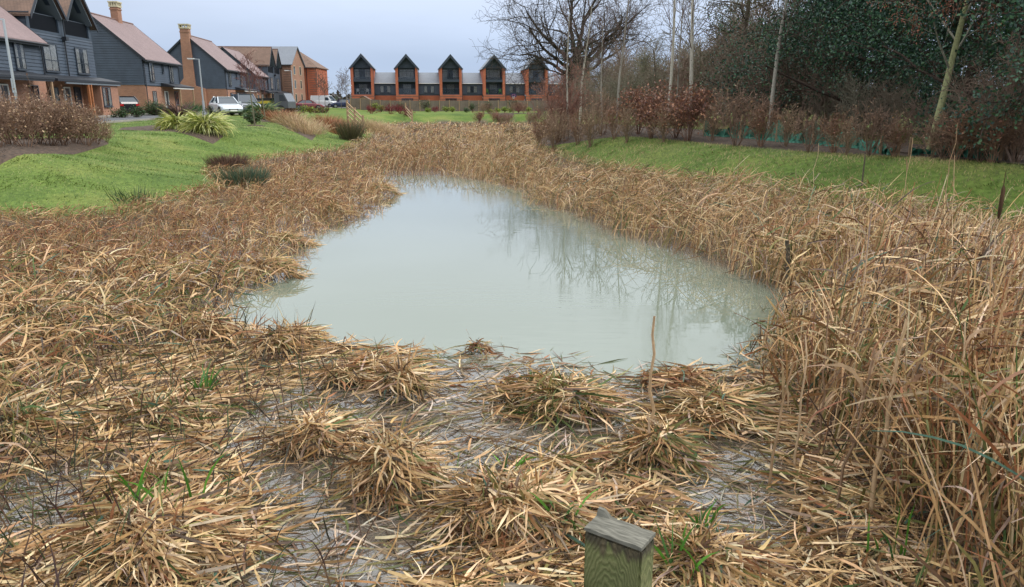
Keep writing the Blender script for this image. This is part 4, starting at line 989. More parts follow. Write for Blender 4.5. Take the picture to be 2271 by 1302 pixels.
# dark rush clumps
for k, (px, py, z, n, L, cols, lab) in enumerate([(540,398,.3,900,.55,[(.05,.10,.06),(.07,.12,.07),(.15,.12,.06)],'dark green rush clump at the left marsh edge'),(505,362,.35,900,.5,[(.10,.06,.045),(.15,.09,.06)],'low dark brown rush clump biting into the left lawn'),(778,308,.3,900,1.1,[(.08,.085,.04),(.12,.10,.05)],'dark olive rush clump at the foot of the rail fence'),
        (1148,300,.3,900,1.0,[(.08,.08,.04),(.13,.10,.05)],'dark olive rush clump by the far right grass'),(300,446,.25,130,.35,[(.06,.10,.04),(.08,.12,.04)],'small green rush tuft on the left lawn edge')]):
    clump(lab, px, py, z, 60+k, n, L, .012, cols, name='rush_clump', bend=.3, el=(.95,1.55), root=.55 if k < 4 else .5, seg=3)

# distant tree line on the horizon
rg = np.random.default_rng(3); P = []
for i in range(9000):
    x = rg.uniform(-420, 300); y = 420+rg.uniform(0, 30); hh = 5+2.5*noise2(np.array(x), np.array(0), 25.); P.append((x, y, .2+rg.uniform(0, 1)**.7*float(hh)))
me = leaves_mesh('distant_wood', np.array(P), rg, 3.2, [(.06,.05,.045),(.05,.055,.04),(.07,.055,.05)])
tag(link('distant_wood', me), 'far-off low line of bare woodland on the horizon', 'woodland', kind='stuff')
# ------------------------------------------------------------------ vehicles
def paint(name, c, rough=.25):
    m, nt, b = new_mat(name); b.inputs['Base Color'].default_value = (*c, 1); b.inputs['Roughness'].default_value = rough
    b.inputs['Coat Weight'].default_value = .6; b.inputs['Coat Roughness'].default_value = .05; b.inputs['Metallic'].default_value = .15; return m
def car(name, label, loc, rz, col, Lc=4.6, W=1.8, H=1.45, kind='saloon', cat='car'):
    r = empty(name, loc, rz); tag(r, label, cat, 'parked vehicles'); h = Lc/2
    if kind == 'saloon': st = [(-h,.42,.80),(-h+.12,.30,.95),(-h*.62,.22,1.0),(-h*.2,.2,.98),(h*.28,.2,.95),(h*.42,.2,.92),(h*.8,.22,.78),(h-.08,.28,.62),(h,.38,.52)]; cab = (-h*.72,-h*.38,h*.12,h*.42); belt = .95
    elif kind == 'estate': st = [(-h,.45,.9),(-h+.06,.32,1.05),(-h*.62,.25,1.08),(-h*.2,.25,1.06),(h*.28,.25,1.03),(h*.42,.25,1.02),(h*.8,.26,.92),(h-.08,.32,.78),(h,.42,.66)]; cab = (-h*.97,-h*.82,h*.15,h*.45); belt = 1.05
    else: st = [(-h,.4,1.15),(-h+.03,.3,1.2),(-h*.5,.25,1.2),(0,.25,1.2),(h*.28,.25,1.2),(h*.60,.25,1.18),(h*.85,.28,1.05),(h-.06,.32,.85),(h,.42,.6)]; cab = (-h*.99,-h*.97,h*.40,h*.72); belt = 1.2
    b = MB(); k = 10
    for x, zb, zt in st:
        w = W/2*(1-.16*(abs(x)/h)**5)
        for (a_, z) in ((-.86,zb),(-1,zb+.12),(-1.0,(zb+zt)/2),(-.97,zt-.10),(-.86,zt),(.86,zt),(.97,zt-.10),(1.0,(zb+zt)/2),(1,zb+.12),(.86,zb)): b.v.append((x, w*a_, z))
    for i in range(len(st)-1):
        for j in range(k): q = (j+1) % k; b.f.append((i*k+j, (i+1)*k+j, (i+1)*k+q, i*k+q))
    b.f.append(tuple(range(k))); b.f.append(tuple(range((len(st)-1)*k+k-1, (len(st)-1)*k-1, -1)))
    body = b.build('body', col, r, smooth=False)
    x0, x1, x2, x3 = cab; w0, w1 = W/2*.86, W/2*.66; zr = H
    van = kind == 'van'
    g = MB(); g.v = [(x0,-w0,belt-.02),(x0,w0,belt-.02),(x3,w0,belt-.02),(x3,-w0,belt-.02),(x1,-w1,zr-.04),(x1,w1,zr-.04),(x2,w1,zr-.04),(x2,-w1,zr-.04)]
    g.f = [(0,1,2,3),(4,7,6,5),(0,4,5,1),(1,5,6,2),(2,6,7,3),(3,7,4,0)]; g.build('windows', M['glass'] if not van else col, r)
    if van:
        g = MB(); g.prism([(h*.72+.02,-w0*.93,belt+.02),(h*.72+.02,w0*.93,belt+.02),(h*.41+.02,w1*.95,zr-.12),(h*.41+.02,-w1*.95,zr-.12)], (.02,0,.01)); g.build('windscreen', M['glass'], r)
        for s in (-1, 1): g = MB(); g.prism([(h*.2,s*(w0-.01),belt+.05),(h*.62,s*(w0-.02),belt+.05),(h*.42,s*(w0-.12),zr-.35),(h*.2,s*(w0-.11),zr-.35)], (0,s*.02,0)); g.build('side_window', M['glass'], r)
    rf = MB(); rf.prism([(x1-.05,-w1,zr-.05),(x1-.05,w1,zr-.05),(x2+.05,w1,zr-.05),(x2+.05,-w1,zr-.05)], (0,0,.06))
    for s in (-1, 1):
        rf.bar((x0+.02,s*w0,belt), (x1,s*w1,zr-.01), .09); rf.bar((x3-.02,s*w0,belt), (x2,s*w1,zr-.01), .07); xm = (x1+x2)/2-.1; rf.bar((xm,s*w0*1.005,belt), (xm+.03,s*w1*1.01,zr-.01), .08)
        if kind == 'estate': rf.bar((x1+.6,s*w0*1.005,belt), (x1+.5,s*w1*1.01,zr-.01), .09)
    rf.build('roof', col, r)
    for sx in (-.60, .62):
        for s in (-1, 1):
            ar = MB(); ar.cyl((h*sx, s*(W/2-.16), .33), (h*sx, s*(W/2+.005), .33), .385, k=18); ar.build('wheel_arch', M['tyre'], r)
            w = MB(); w.cyl((h*sx, s*(W/2-.20), .32), (h*sx, s*(W/2+.015), .32), .32, k=20); wo = w.build('wheel', M['tyre'], r)
            w = MB(); w.cyl((h*sx, s*(W/2), .32), (h*sx, s*(W/2+.022), .32), .21, k=12)
            w.build('rim', M['rim'], wo)
    for s in (-1, 1):
        zf = st[-2][2]; w = MB(); w.prism([(h-.13,s*W*.26,zf-.12),(h-.13,s*W*.41,zf-.10),(h-.30,s*W*.43,zf+.05),(h-.16,s*W*.27,zf+.0)], (.09,0,.0)); w.build('headlight', M['lamp_glass'], r)
        w = MB(); w.box(-h-.015, s*W*.28 if s > 0 else -W*.44, .72, -h+.1, s*W*.44 if s > 0 else -W*.28, .9); w.build('tail_light', M['lamp_red'], r)
        w = MB(); w.box(x3-.35, s*W/2 if s > 0 else -W/2-.18, belt+.0, x3-.2, s*W/2+.18 if s > 0 else -W/2, belt+.14); w.build('door_mirror', col, r)
    w = MB(); w.box(h-.02, -W*.2, .50 if kind != 'saloon' else .42, h+.012, W*.2, .62 if kind != 'saloon' else .52); w.build('grille', M['black'], r)
    w = MB(); w.box(h+.0, -.26, .34, h+.03, .26, .45); w.build('number_plate', M['plate'], r)
    w = MB(); w.box(-h+.3, -W/2*.8, .16, h-.3, W/2*.8, .3); w.build('underside', M['black'], r)
    return r
SILV = paint('silver_paint', (.55,.60,.64)); GREYP = paint('dark_grey_paint', (.10,.11,.13)); REDP = paint('maroon_paint', (.16,.015,.02)); BLUEP = paint('navy_paint', (.015,.025,.07)); WHITEP = paint('white_van_paint', (.75,.77,.78)); BLK = paint('black_paint', (.015,.016,.02))
def park(label, px, Y, rz, col, kind, **kw):
    x = at_y(px, 250, Y)[0]; return car({'van':'parked_van'}.get(kind, 'parked_car'), label, (x, Y, lz(x, Y)+.04), rz, col, kind=kind, cat='van' if kind == 'van' else 'car', **kw)
PI = math.pi
park('silver saloon parked facing the lawn beside the lamp post', 501, 62, -PI/2+.62, SILV, 'saloon')
park('dark grey estate car parked right behind the silver saloon', 546, 66, -PI/2+.55, GREYP, 'estate', H=1.72, Lc=4.7)
park('dark car half hidden in the driveway beside the tall three-storey house', 263, 64.5, PI*.78, BLK, 'estate', H=1.5)
park('maroon car low behind the grasses near the brick flats', 606, 92, -.25, REDP, 'saloon')
park('dark red car parked before the orange-red brick flats', 686, 112, .15, REDP, 'saloon', H=1.4)
park('white panel van parked at the end of the road', 722, 143, -.35, WHITEP, 'van', H=2.15, Lc=5.2, W=1.95)
park('dark blue car next to the left end of the board fence', 760, 141, PI+.35, BLUEP, 'estate', H=1.5, Lc=4.3)
park('pale car in front of the twin-gabled far house', 628, 120, -1.3, SILV, 'estate', H=1.5, Lc=4.2)
# flatbed with a load
x = at_y(584, 240, 78)[0]; r = empty('flatbed_truck', (x, 78, lz(x, 78)+.04), -.12); tag(r, 'dark flatbed truck carrying yellow and black gear behind the grey estate', 'truck', 'parked vehicles')
q = MB(); q.box(-3.0,-1,.75,1.6,1,.95); q.build('flatbed', M['black'], r)
q = MB(); q.prism([(1.65,-.95,.5),(3.1,-.95,.5),(3.1,-.95,1.15),(2.7,-.95,1.95),(1.65,-.95,1.95)], (0,1.9,0)); q.build('cab', GREYP, r)
q = MB(); q.prism([(2.2,-.97,1.2),(2.95,-.97,1.2),(2.62,-.97,1.8),(2.2,-.97,1.8)], (0,1.94,0)); q.build('side_window', M['glass'], r)
q = MB(); q.box(-2.9,-.9,.952,1.2,.9,1.22); q.build('yellow_load', plain('yellow_plastic', (.45,.35,.03), .5, noise=.2), r)
q = MB(); q.prism([(-2.8,-.8,1.23),(1.0,-.8,1.23),(1.5,-.8,1.5),(-2.4,-.8,1.42)], (0,1.6,0)); q.build('black_sheet', M['tyre'], r)
q = MB(); [q.bar((a, s, .95), (a, s, 2.0), .06) for a in (-2.9,1.5) for s in (-.9,.9)]; [q.bar((-2.9, s, 2.0), (1.5, s, 2.0), .06) for s in (-.9,.9)]; q.build('rack', M['black'], r)
for a in (-2.0, 2.3):
    for s in (-1, 1): q = MB(); q.cyl((a,s*.75,.4), (a,s*.98,.4), .4, k=16); q.build('wheel', M['tyre'], r)

# ------------------------------------------------------------------ lamp posts
def lamp(label, x, y, h, arm=-1, sc=1.0):
    r = empty('street_lamp', (x, y, lz(x, y))); tag(r, label, 'street lamp', 'street lamps along the road')
    q = MB(); q.cyl((0,0,-.05), (0,0,1.2), .085*sc, k=10); q.build('base_column', M['steel'], r)
    q = MB(); q.cyl((0,0,1.2), (0,0,h), .055*sc, .045*sc, k=10); q.build('pole', M['steel'], r)
    q = MB(); q.bar((0,0,h-.02), (arm*.45,-.0,h+.03), .06*sc); q.build('arm', M['steel'], r)
    q = MB(); q.prism([(arm*.4,-.13,h-.02),(arm*1.0,-.10,h+.0),(arm*1.0,.10,h+.0),(arm*.4,.13,h-.02)], (0,0,.09)); hd = q.build('lamp_head', M['white'], r)
    q = MB(); q.box(min(arm*.5,arm*.92), -.08, h-.045, max(arm*.5,arm*.92), .08, h-.022); q.build('lens', M['lamp_glass'], hd)
    q = MB(); q.box(-.02,-.1*sc-.03,h*.35,.02,-.1*sc+.02,h*.35+.55) ; q.build('sign_plate', M['steel'], r)
x, y, z = at_y(7, 42, 31); lamp('grey street lamp nearest the camera, cut by the left edge of the frame', x, y, z-lz(x, y), -1)
x, y, z = at_y(441, 131, 68); lamp('grey street lamp in front of the stepped brick chimney', x, y, z-lz(x, y), -1, 1.2)
x, y, z = at_y(646, 157, 112); lamp('small distant street lamp in front of the pale brown brick flats', x, y, z-lz(x, y), -1, 1.3)
x, y, z = at_y(767, 190, 131); lamp('slim lamp column at the left end of the board fence', x, y, z-lz(x, y), 1, 1.1)

# rail fences at the marsh
def rails(label, A, B, n=4, posts=2, z=(.3,.58,.86,1.12)):
    A, B = Vector(A), Vector(B); r = empty('rail_fence', A); tag(r, label, 'fence')
    for i in range(posts):
        p = (B-A)*(i/(posts-1)); q = MB(); q.box(-.06,-.06,-.3,.06,.06,1.28); o = q.build('post', M['wood_new'], r); o.location = p
    for i in range(n):
        q = MB(); q.bar(Vector((0,-.08,z[i])), (B-A)+Vector((0,-.08,z[i])), .04, .10); q.build('rail', M['wood_new'], r)
xa, ya, _q = at_y(772, 272, 50); xb, yb, _q = at_y(806, 288, 46.5)
rails('pale timber rail fence sloping down into the reeds on the left bank', (xa, ya, .95), (xb, yb, .05), 4, 3)
xa, ya, _q = at_y(900, 250, 78); xb, yb, _q = at_y(914, 262, 72)
rails('small dark rail fence far off beyond the red dogwood', (xa, ya, .7), (xb, yb, .1), 3, 2)

# green silt netting on stakes
def net(label, pts, hts, seed):
    rg = np.random.default_rng(seed); r = empty('silt_net', (pts[0][0], pts[0][1], 0)); tag(r, label, 'netting')
    P = [Vector((x, y, lz(x, y))) for x, y in pts]; O = Vector((pts[0][0], pts[0][1], 0)); q = MB(); n = 16; rows = []
    for i in range(len(P)-1):
        for j in range(n+(i == len(P)-2)):
            t = j/n; p = P[i].lerp(P[i+1], t)-O; h = (hts[i]*(1-t)+hts[i+1]*t)*(.92-.5*math.sin(math.pi*t)+rg.normal(0,.05)); rows.append((p, h))
    for p, h in rows:
        w = rg.normal(0, .035)
        for f in (0, .3, .65, 1): q.v.append((p.x+w*(1-f)*1.5, p.y+w+.05*math.sin(f*5), p.z+.02+h*f))
    for i in range(len(rows)-1):
        for j in range(3): a = i*4+j; q.f.append((a, a+4, a+5, a+1))
    q.build('net_sheet', M['green_net'], r)
    for p, h in zip(P, hts): s = MB(); s.box(-.025,-.05,-.1,.025,-.005,max(h,.3)+.12); o = s.build('stake', M['wood_new'], r); o.location = p-O
net('green silt netting sagging behind the hedge bed, the long left run', [on_z(*p, 1.0) for p in ((1560,306),(1640,311),(1720,318),(1800,325),(1880,332),(1950,342),(1990,347))], [.60,.66,.70,.72,.70,.45,.25], 1)
net('green silt netting right of the lichen-green young tree', [on_z(*p, 1.0) for p in ((2015,346),(2085,350),(2150,354),(2215,360))], [.2,.5,.48,.42], 2)

# ------------------------------------------------------------------ foreground post and rail
m, nt, b = new_mat('algae_stained_timber'); N = nt.nodes; L = nt.links
tc = N.new('ShaderNodeTexCoord'); mp = N.new('ShaderNodeMapping'); mp.inputs['Scale'].default_value = (1, 1, .16); L.new(tc.outputs['Object'], mp.inputs[0])
wv = N.new('ShaderNodeTexWave'); wv.wave_type = 'RINGS'; wv.rings_direction = 'SPHERICAL'; wv.inputs['Scale'].default_value = 75; wv.inputs['Distortion'].default_value = 7; wv.inputs['Detail'].default_value = 3; wv.inputs['Detail Scale'].default_value = 1.2
mp2 = N.new('ShaderNodeMapping'); mp2.inputs['Scale'].default_value = (1, 1, .30); mp2.inputs['Location'].default_value = (.005, .0, .06); L.new(tc.outputs['Object'], mp2.inputs[0]); L.new(mp2.outputs[0], wv.inputs['Vector'])
n1 = N.new('ShaderNodeTexNoise'); n1.inputs['Scale'].default_value = 34; n1.inputs['Detail'].default_value = 6; L.new(mp.outputs[0], n1.inputs['Vector'])
n2 = N.new('ShaderNodeTexNoise'); n2.inputs['Scale'].default_value = 9; n2.inputs['Detail'].default_value = 4; L.new(tc.outputs['Object'], n2.inputs['Vector'])
def rmp(fac, stops):
    r = N.new('ShaderNodeValToRGB'); e = r.color_ramp.elements; e[0].position, e[0].color = stops[0][0], (*stops[0][1], 1); e[1].position, e[1].color = stops[-1][0], (*stops[-1][1], 1)
    for p, c in stops[1:-1]: q = e.new(p); q.color = (*c, 1)
    L.new(fac, r.inputs[0]); return r
gcol = rmp(wv.outputs['Fac'], [(.2,(.105,.12,.04)), (.5,(.125,.138,.047)), (.85,(.150,.158,.062))])
dcol = rmp(n1.outputs['Fac'], [(.40,(.02,.018,.010)), (.60,(.085,.07,.035))])
sp = N.new('ShaderNodeSeparateXYZ'); L.new(tc.outputs['Object'], sp.inputs[0])
# damp dark stain running down from the top in streaks
st = N.new('ShaderNodeMath'); st.operation = 'MULTIPLY_ADD'; st.inputs[1].default_value = .16; L.new(n1.outputs['Fac'], st.inputs[0]); L.new(sp.outputs[2], st.inputs[2])
mr = N.new('ShaderNodeMapRange'); mr.inputs['From Min'].default_value = .045; mr.inputs['From Max'].default_value = .065; L.new(st.outputs[0], mr.inputs['Value'])
mx = N.new('ShaderNodeMixRGB'); L.new(mr.outputs[0], mx.inputs[0]); L.new(gcol.outputs[0], mx.inputs[1]); L.new(dcol.outputs[0], mx.inputs[2])
nv = N.new('ShaderNodeMixRGB'); nv.blend_type = 'MULTIPLY'; nv.inputs[0].default_value = .6; r_ = rmp(n2.outputs['Fac'], [(.3,(.55,.6,.5)), (.7,(1.3,1.2,1.2))]); L.new(mx.outputs[0], nv.inputs[1]); L.new(r_.outputs[0], nv.inputs[2])
L.new(nv.outputs[0], b.inputs['Base Color']); b.inputs['Roughness'].default_value = .85
bp = N.new('ShaderNodeBump'); bp.inputs['Strength'].default_value = .6; bp.inputs['Distance'].default_value = .003
ad = N.new('ShaderNodeMath'); ad.operation = 'ADD'; L.new(wv.outputs['Fac'], ad.inputs[0]); L.new(n1.outputs['Fac'], ad.inputs[1]); L.new(ad.outputs[0], bp.inputs['Height']); L.new(bp.outputs[0], b.inputs['Normal'])
POSTM = m
m, nt, b = new_mat('weathered_end_grain'); N = nt.nodes; L = nt.links
tc = N.new('ShaderNodeTexCoord'); mp = N.new('ShaderNodeMapping'); mp.inputs['Scale'].default_value = (3, 22, 4); mp.inputs['Rotation'].default_value = (0,0,.25); L.new(tc.outputs['Object'], mp.inputs[0])
n1 = N.new('ShaderNodeTexNoise'); n1.inputs['Scale'].default_value = 9; n1.inputs['Detail'].default_value = 7; L.new(mp.outputs[0], n1.inputs['Vector'])
c = rmp(n1.outputs['Fac'], [(.3,(.07,.067,.052)), (.5,(.13,.125,.10)), (.7,(.20,.19,.155))]); L.new(c.outputs[0], b.inputs['Base Color']); b.inputs['Roughness'].default_value = .9
bp = N.new('ShaderNodeBump'); bp.inputs['Strength'].default_value = .7; bp.inputs['Distance'].default_value = .003; L.new(n1.outputs['Fac'], bp.inputs['Height']); L.new(bp.outputs[0], b.inputs['Normal'])
CAPM = m
# post corner positions from the photograph's four top corners, top plane at one height
ZT = EYE-.80
cn = [Vector((*on_z(px, py, ZT), 0)) for px, py in ((1297,1172),(1424,1219),(1451,1183),(1330,1143))]
ctr = sum(cn, Vector())/4; ux = (cn[1]-cn[0]); wd = ux.length; dp = (cn[2]-cn[1]).length; ang = math.atan2(ux.y, ux.x)
print('post', wd, dp, math.degrees(ang), ctr)
post = empty('timber_post', (ctr.x, ctr.y, 0), ang); tag(post, 'square timber post green with algae standing at the very front of the reeds', 'post')
q = bpy.data.meshes.new('shaft'); import bmesh
bm = bmesh.new(); bmesh.ops.create_cube(bm, size=1); bmesh.ops.scale(bm, vec=(wd, dp, 1.9), verts=bm.verts); bmesh.ops.bevel(bm, geom=bm.edges[:], offset=.0045, segments=2, affect='EDGES')
bmesh.ops.translate(bm, vec=(0,0,-.95), verts=bm.verts); bm.to_mesh(q); bm.free(); q.materials.append(POSTM)
o = link('shaft', q, post); o.location = (0, 0, ZT-.005)
# weathered grey top with a split-up sliver at the back corner
q = MB(); k = 9; rg = np.random.default_rng(8)
for i in range(k+1):
    for j in range(k+1):
        u, v = i/k-.5, j/k-.5; z = rg.normal(0, .0008)+.004-.010*max(0, -v-.40)*8*.1
        if u < -.38 and v > .38: z += .013
        q.v.append((u*(wd+.0), v*(dp+.0), z))
for i in range(k):
    for j in range(k): a = i*(k+1)+j; q.f.append((a, a+k+1, a+k+2, a+1))
b0 = len(q.v); q.v += [(-wd/2,-dp/2,-.004),(wd/2,-dp/2,-.004),(wd/2,dp/2,-.004),(-wd/2,dp/2,-.004)]
cs = [0, k*(k+1), k*(k+1)+k, k]; 
for e_, (a, c_, bb, dd) in enumerate(((0,1,[i*(k+1) for i in range(k+1)],0),(1,2,[k*(k+1)+j for j in range(k+1)],0),(2,3,[i*(k+1)+k for i in range(k,-1,-1)],0),(3,0,[j for j in range(k,-1,-1)],0))):
    q.f.append(tuple([b0+a, b0+c_]+bb[::-1]))
o = q.build('top_face', CAPM, post); o.location = (0, 0, ZT)
RAILM = plain('weathered_brown_timber', (.15,.12,.085), .9, noise=.5, scale=40, bump=.8)
# old rail lying across the bottom edge
x0, y0 = on_z(1120, 1305, ZT-.10); x1, y1 = on_z(1330, 1318, ZT-.10)
q = MB(); rg = np.random.default_rng(4); k = 14; n = 12
for i in range(n+1):
    t = i/n; c_ = Vector((x0, y0, ZT-.135)).lerp(Vector((x1-.012, y1+.01, ZT-.14)), t)
    for j in range(k):
        a = j*2*math.pi/k; rr = .045*(1+.10*math.sin(3*a+t*4)+rg.normal(0, .025)); q.v.append((c_.x-x0, c_.y+rr*math.cos(a)-y0, c_.z+rr*.7*math.sin(a)))
for i in range(n):
    for j in range(k): w = (j+1) % k; q.f.append((i*k+j, i*k+w, (i+1)*k+w, (i+1)*k+j))
q.f.append(tuple(range(k))); q.f.append(tuple(range(n*k+k-1, n*k-1, -1)))
o = q.build('weathered_rail', RAILM, None, smooth=True); o.location = (x0, y0, 0); tag(o, 'weathered grey timber rail end against the left of the algae-green post', 'rail')
# stakes in the reeds
def stake(label, px, py, Y, h, w, mat, lean=0):
    x, _, z = at_y(px, py, Y); r = MB(); n = 5
    for i in range(n): r.cyl((lean*h*i/n,0,h*i/n), (lean*h*(i+1)/n,0,h*(i+1)/n+.003), w*(1-.05*i)/2, w*(1-.05*(i+1))/2, 9)
    r.box(lean*h-w*.4,-w*.15,h-.01,lean*h+w*.1,w*.3,h+.05)
    o = r.build('old_stake', mat); o.location = (x, Y, z); tag(o, label, 'stake')
ST = plain('mossy_dark_wood', (.075,.06,.04), .9, noise=.6, scale=25, bump=.5)
stake('mossy grey stake leaning over the right pond edge', 1748, 655, 8.6, .62, .065, ST, -.10)
stake('thin dark stake standing at the back of the right reeds', 1911, 412, 13.4, .5, .03, ST)
stake('short lichen-topped stake by the green netting', 2078, 362, 16.2, .42, .10, ST, 0)
# ------------------------------------------------------------------ reeds, straw and floating leaves
rng = np.random.default_rng(2024)
# dead leaves: pale straw, tan, orange-brown, dark, olive, greens
PAL = np.array([(.64,.46,.26),(.52,.345,.165),(.46,.28,.125),(.33,.195,.09),(.24,.125,.052),(.15,.085,.045),(.075,.05,.032),(.34,.25,.19),(.20,.17,.055),(.12,.13,.04),(.07,.115,.03),(.08,.15,.10),(.66,.52,.33),(.27,.115,.048),(.18,.075,.035)])
def pick(n, w): w = np.array(w, float); return rng.choice(len(PAL), n, p=w/w.sum())
#        pale str tan  orb  brn  dkb blk  gry  olv  ogr  grn  bgr  vpale
W_STRAW = [19, 16,  13,  10,   8,   9,  6,   4,   5,   4,   1.2, 1,   10]
W_RUST  = [2,  5,   12,  20,  22,  15, 6,   3,   3,   2,   1,   1,   .5]
W_GOLD  = [14, 20,  20,  14,  6,   3,  2,   2,   9,   5,   2,   .5,  4]
W_GREY  = [14, 12,  10,  8,  7,   7,  3,   18,  3,   1.5, .5,  .5,  8]
W_GREEN = [10, 12,  10,  7,   4,   5,  4,   3,   12,  12,  9,   4,   3]
for w_ in (W_STRAW, W_RUST, W_GOLD, W_GREY, W_GREEN): w_ += [26, 22] if w_ is W_RUST else [2, 1]
MOUNDS = []                                             # x, y, radius, height, squash, heading
def mound(px, py, rpx, h, ry=.8, z=0.0):
    x, y = on_z(px, py, z); D = y*math.cos(TILT)+EYE*math.sin(TILT); MOUNDS.append((x, y, rpx*D/1640, h, ry)); return MOUNDS[-1]
def mh(X, Y):
    """height of the straw heaps above the water"""
    z = np.zeros(np.shape(X))
    wob = 1+.45*noise2(X, Y, .30, 1)+.25*noise2(X, Y, .12, 2)
    for x, y, r, h, ry in MOUNDS:
        a_ = (x*7.3) % 3.1; u_, v_ = (X-x)*math.cos(a_)+(Y-y)*math.sin(a_), -(X-x)*math.sin(a_)+(Y-y)*math.cos(a_)
        d2 = ((u_/(r*1.12))**2+(v_/(r*ry*.85))**2)*wob; z = np.maximum(z, h*np.clip(1-d2, 0, 1)**.8)
    return z
T = []                                                  # tussocks, each a thing
def T_(label, px, py, rpx, h, ry, n, pal, up=.25, ll=1.0): T.append((label, px, py, rpx, h, ry, n, pal, up, ll))
T_('domed straw tussock in the shallows at the centre, just in front of the open water', 1235, 905, 140, .30, .75, 1000, W_GREEN, .1)
T_('tall narrow straw tussock with leaves drooping all round, left of centre', 868, 1085, 88, .46, .95, 750, W_STRAW, .2)
T_('spiky thin leaning tussock topped by upright folded leaves, left of the centre dome', 895, 880, 55, .38, .7, 260, W_STRAW, .6)
T_('low straw tussock with a sharp inverted-V of pale leaves', 700, 990, 100, .26, .8, 620, W_STRAW, .2)
T_('heaped straw mound at the lower left, largest in the foreground', 320, 1215, 215, .25, .8, 1600, W_STRAW, .25)
T_('upper left straw mound rising behind the lower-left one', 340, 1085, 130, .20, .75, 700, W_STRAW, .35)
T_('broad pale straw mound left of the timber post', 1130, 1150, 185, .25, .8, 1500, W_STRAW, .25)
T_('collapsed straw heap with hooked leaves at the left water edge', 640, 780, 95, .36, .6, 620, W_STRAW, .35)
T_('flattened straw heap right of the hooked one at the near water edge', 815, 835, 125, .16, .6, 700, W_STRAW, .15)
T_('straw mound fanning left from the right-hand reeds', 1590, 925, 150, .22, .7, 900, W_GREEN, .05)
T_('cone-shaped tussock around the tall lone stalk', 1462, 1020, 75, .30, .9, 460, W_GREEN, .15)
T_('straw tussock at the left shore with pale bent-over tops', 450, 745, 100, .30, .6, 650, W_STRAW, .2)
T_('small brown tussock on the tip of the left spit', 640, 545, 60, .30, .7, 380, W_GOLD, .15)
T_('rounded golden tussock standing in water near the left spit', 745, 478, 42, .42, .8, 320, W_GOLD, .3)
T_('golden tussock at the upper left corner of the pond', 850, 432, 42, .40, .8, 300, W_GOLD, .3)
T_('brown tussock dipping into the pond on the left shore', 610, 615, 62, .40, .7, 420, W_GOLD, .2)
T_('tiny broken tussock alone in the water near the centre', 1060, 785, 26, .16, .9, 70, W_RUST, .3)
T_('flattened straw heap at the right end of the near shore', 1500, 850, 110, .10, .5, 260, W_RUST, .3)
T_('green-tinged clump of fresh and dead leaves at the left', 380, 930, 150, .18, .6, 900, W_GREEN, .45)
T_('dark leafy clump at the left edge', 70, 960, 120, .22, .7, 700, W_GREEN, .5)
T_('straw mat at the bottom right of the timber post', 1560, 1270, 130, .22, .8, 800, W_STRAW, .35)
for (lab, px, py, rpx, h, ry, n, pal, up, ll) in T: mound(px, py, rpx*.84, h*.58, ry)
def mat_floor(X, Y):
    base = np.where(poly_sd(MARSH, X, Y) < 0, 0.0, 1.0)
    return np.maximum(mh(X, Y), .004)+.0
WID = .0165
for k_, (lab, px, py, rpx, h, ry, n, pal, up, ll) in enumerate(T):
    x, y, r, hh, ry = MOUNDS[k_]
    near = y < 5.5
    rt = empty('straw_tussock', (x, y, 0)); tag(rt, lab, 'tussock', 'straw tussocks in the water')
    fl = lambda X, Y: np.maximum(mh(X+x, Y+y)*.96, .003)
    n = int(n*1.25); nu = int(n*up*.30); nd = n-nu; seg = 6 if near else 5
    # drooping thatch: starts on the upper part and falls outwards to the water
    a = rng.uniform(0, 6.28, nd); q = np.sqrt(rng.random(nd))*r*.85
    bx, by = q*np.cos(a), q*np.sin(a)*ry; bz = mh(bx+x, by+y)*rng.uniform(.25, 1.1, nd)+rng.uniform(0, .04, nd)
    az = np.where(rng.random(nd) < .22, np.arctan2(by, bx)+rng.normal(0, .7, nd), .6+1.6*noise2(bx+x, by+y, .5, 1)+rng.normal(0, 1.3, nd)); el = rng.uniform(-.8, .25, nd)
    Lb = (r*.38+h*.35)*rng.uniform(.35, 1.25, nd)*ll+.07
    V1, F1, C1 = blades(rng, np.stack([bx, by, bz], 1), az, el, Lb, WID*rng.uniform(.25, 1.15, nd), rng.uniform(-.1, 1.2, nd), seg, PAL, floor=fl, kink=.5, kang=1.4, tipw=.4, cidx=pick(nd, pal), wander=.16)
    # standing and folded leaves from the core
    a = rng.uniform(0, 6.28, nu); q = np.sqrt(rng.random(nu))*r*.45
    bx, by = q*np.cos(a), q*np.sin(a)*ry; B = np.stack([bx, by, mh(bx+x, by+y)*.5], 1)
    V2, F2, C2 = blades(rng, B, rng.uniform(0, 6.28, nu), rng.uniform(.5, 1.5, nu), (h*.55+.09)*rng.uniform(.3, 1.3, nu), WID*rng.uniform(.4, 1.1, nu), rng.uniform(.1, 1.2, nu), seg, PAL, floor=fl, kink=.55, kang=1.9, cidx=pick(nu, pal), tipw=.35)
    V = np.concatenate([V1, V2]); F = np.concatenate([F1, F2+len(V1)]); C = np.concatenate([C1, C2])
    nb = n; vs = (seg+1)*2; keep = 24 if near else 0
    pickb = rng.choice(nb, keep, replace=False) if keep else np.array([], int)
    for b_ in pickb:
        v = V[b_*vs:(b_+1)*vs]; o_ = v[0].copy(); f = F[b_*seg:(b_+1)*seg]-b_*vs
        o = link('leaf', np_mesh('leaf', v-o_, f, M['blade'], C[b_*vs:(b_+1)*vs]), rt); o.location = o_
    mask = np.ones(nb, bool); mask[pickb] = False
    fm = np.repeat(mask, seg)
    tag(link('leaf_mass', np_mesh('leaf_mass', V, F[fm], M['blade'], C), rt), kind='stuff')

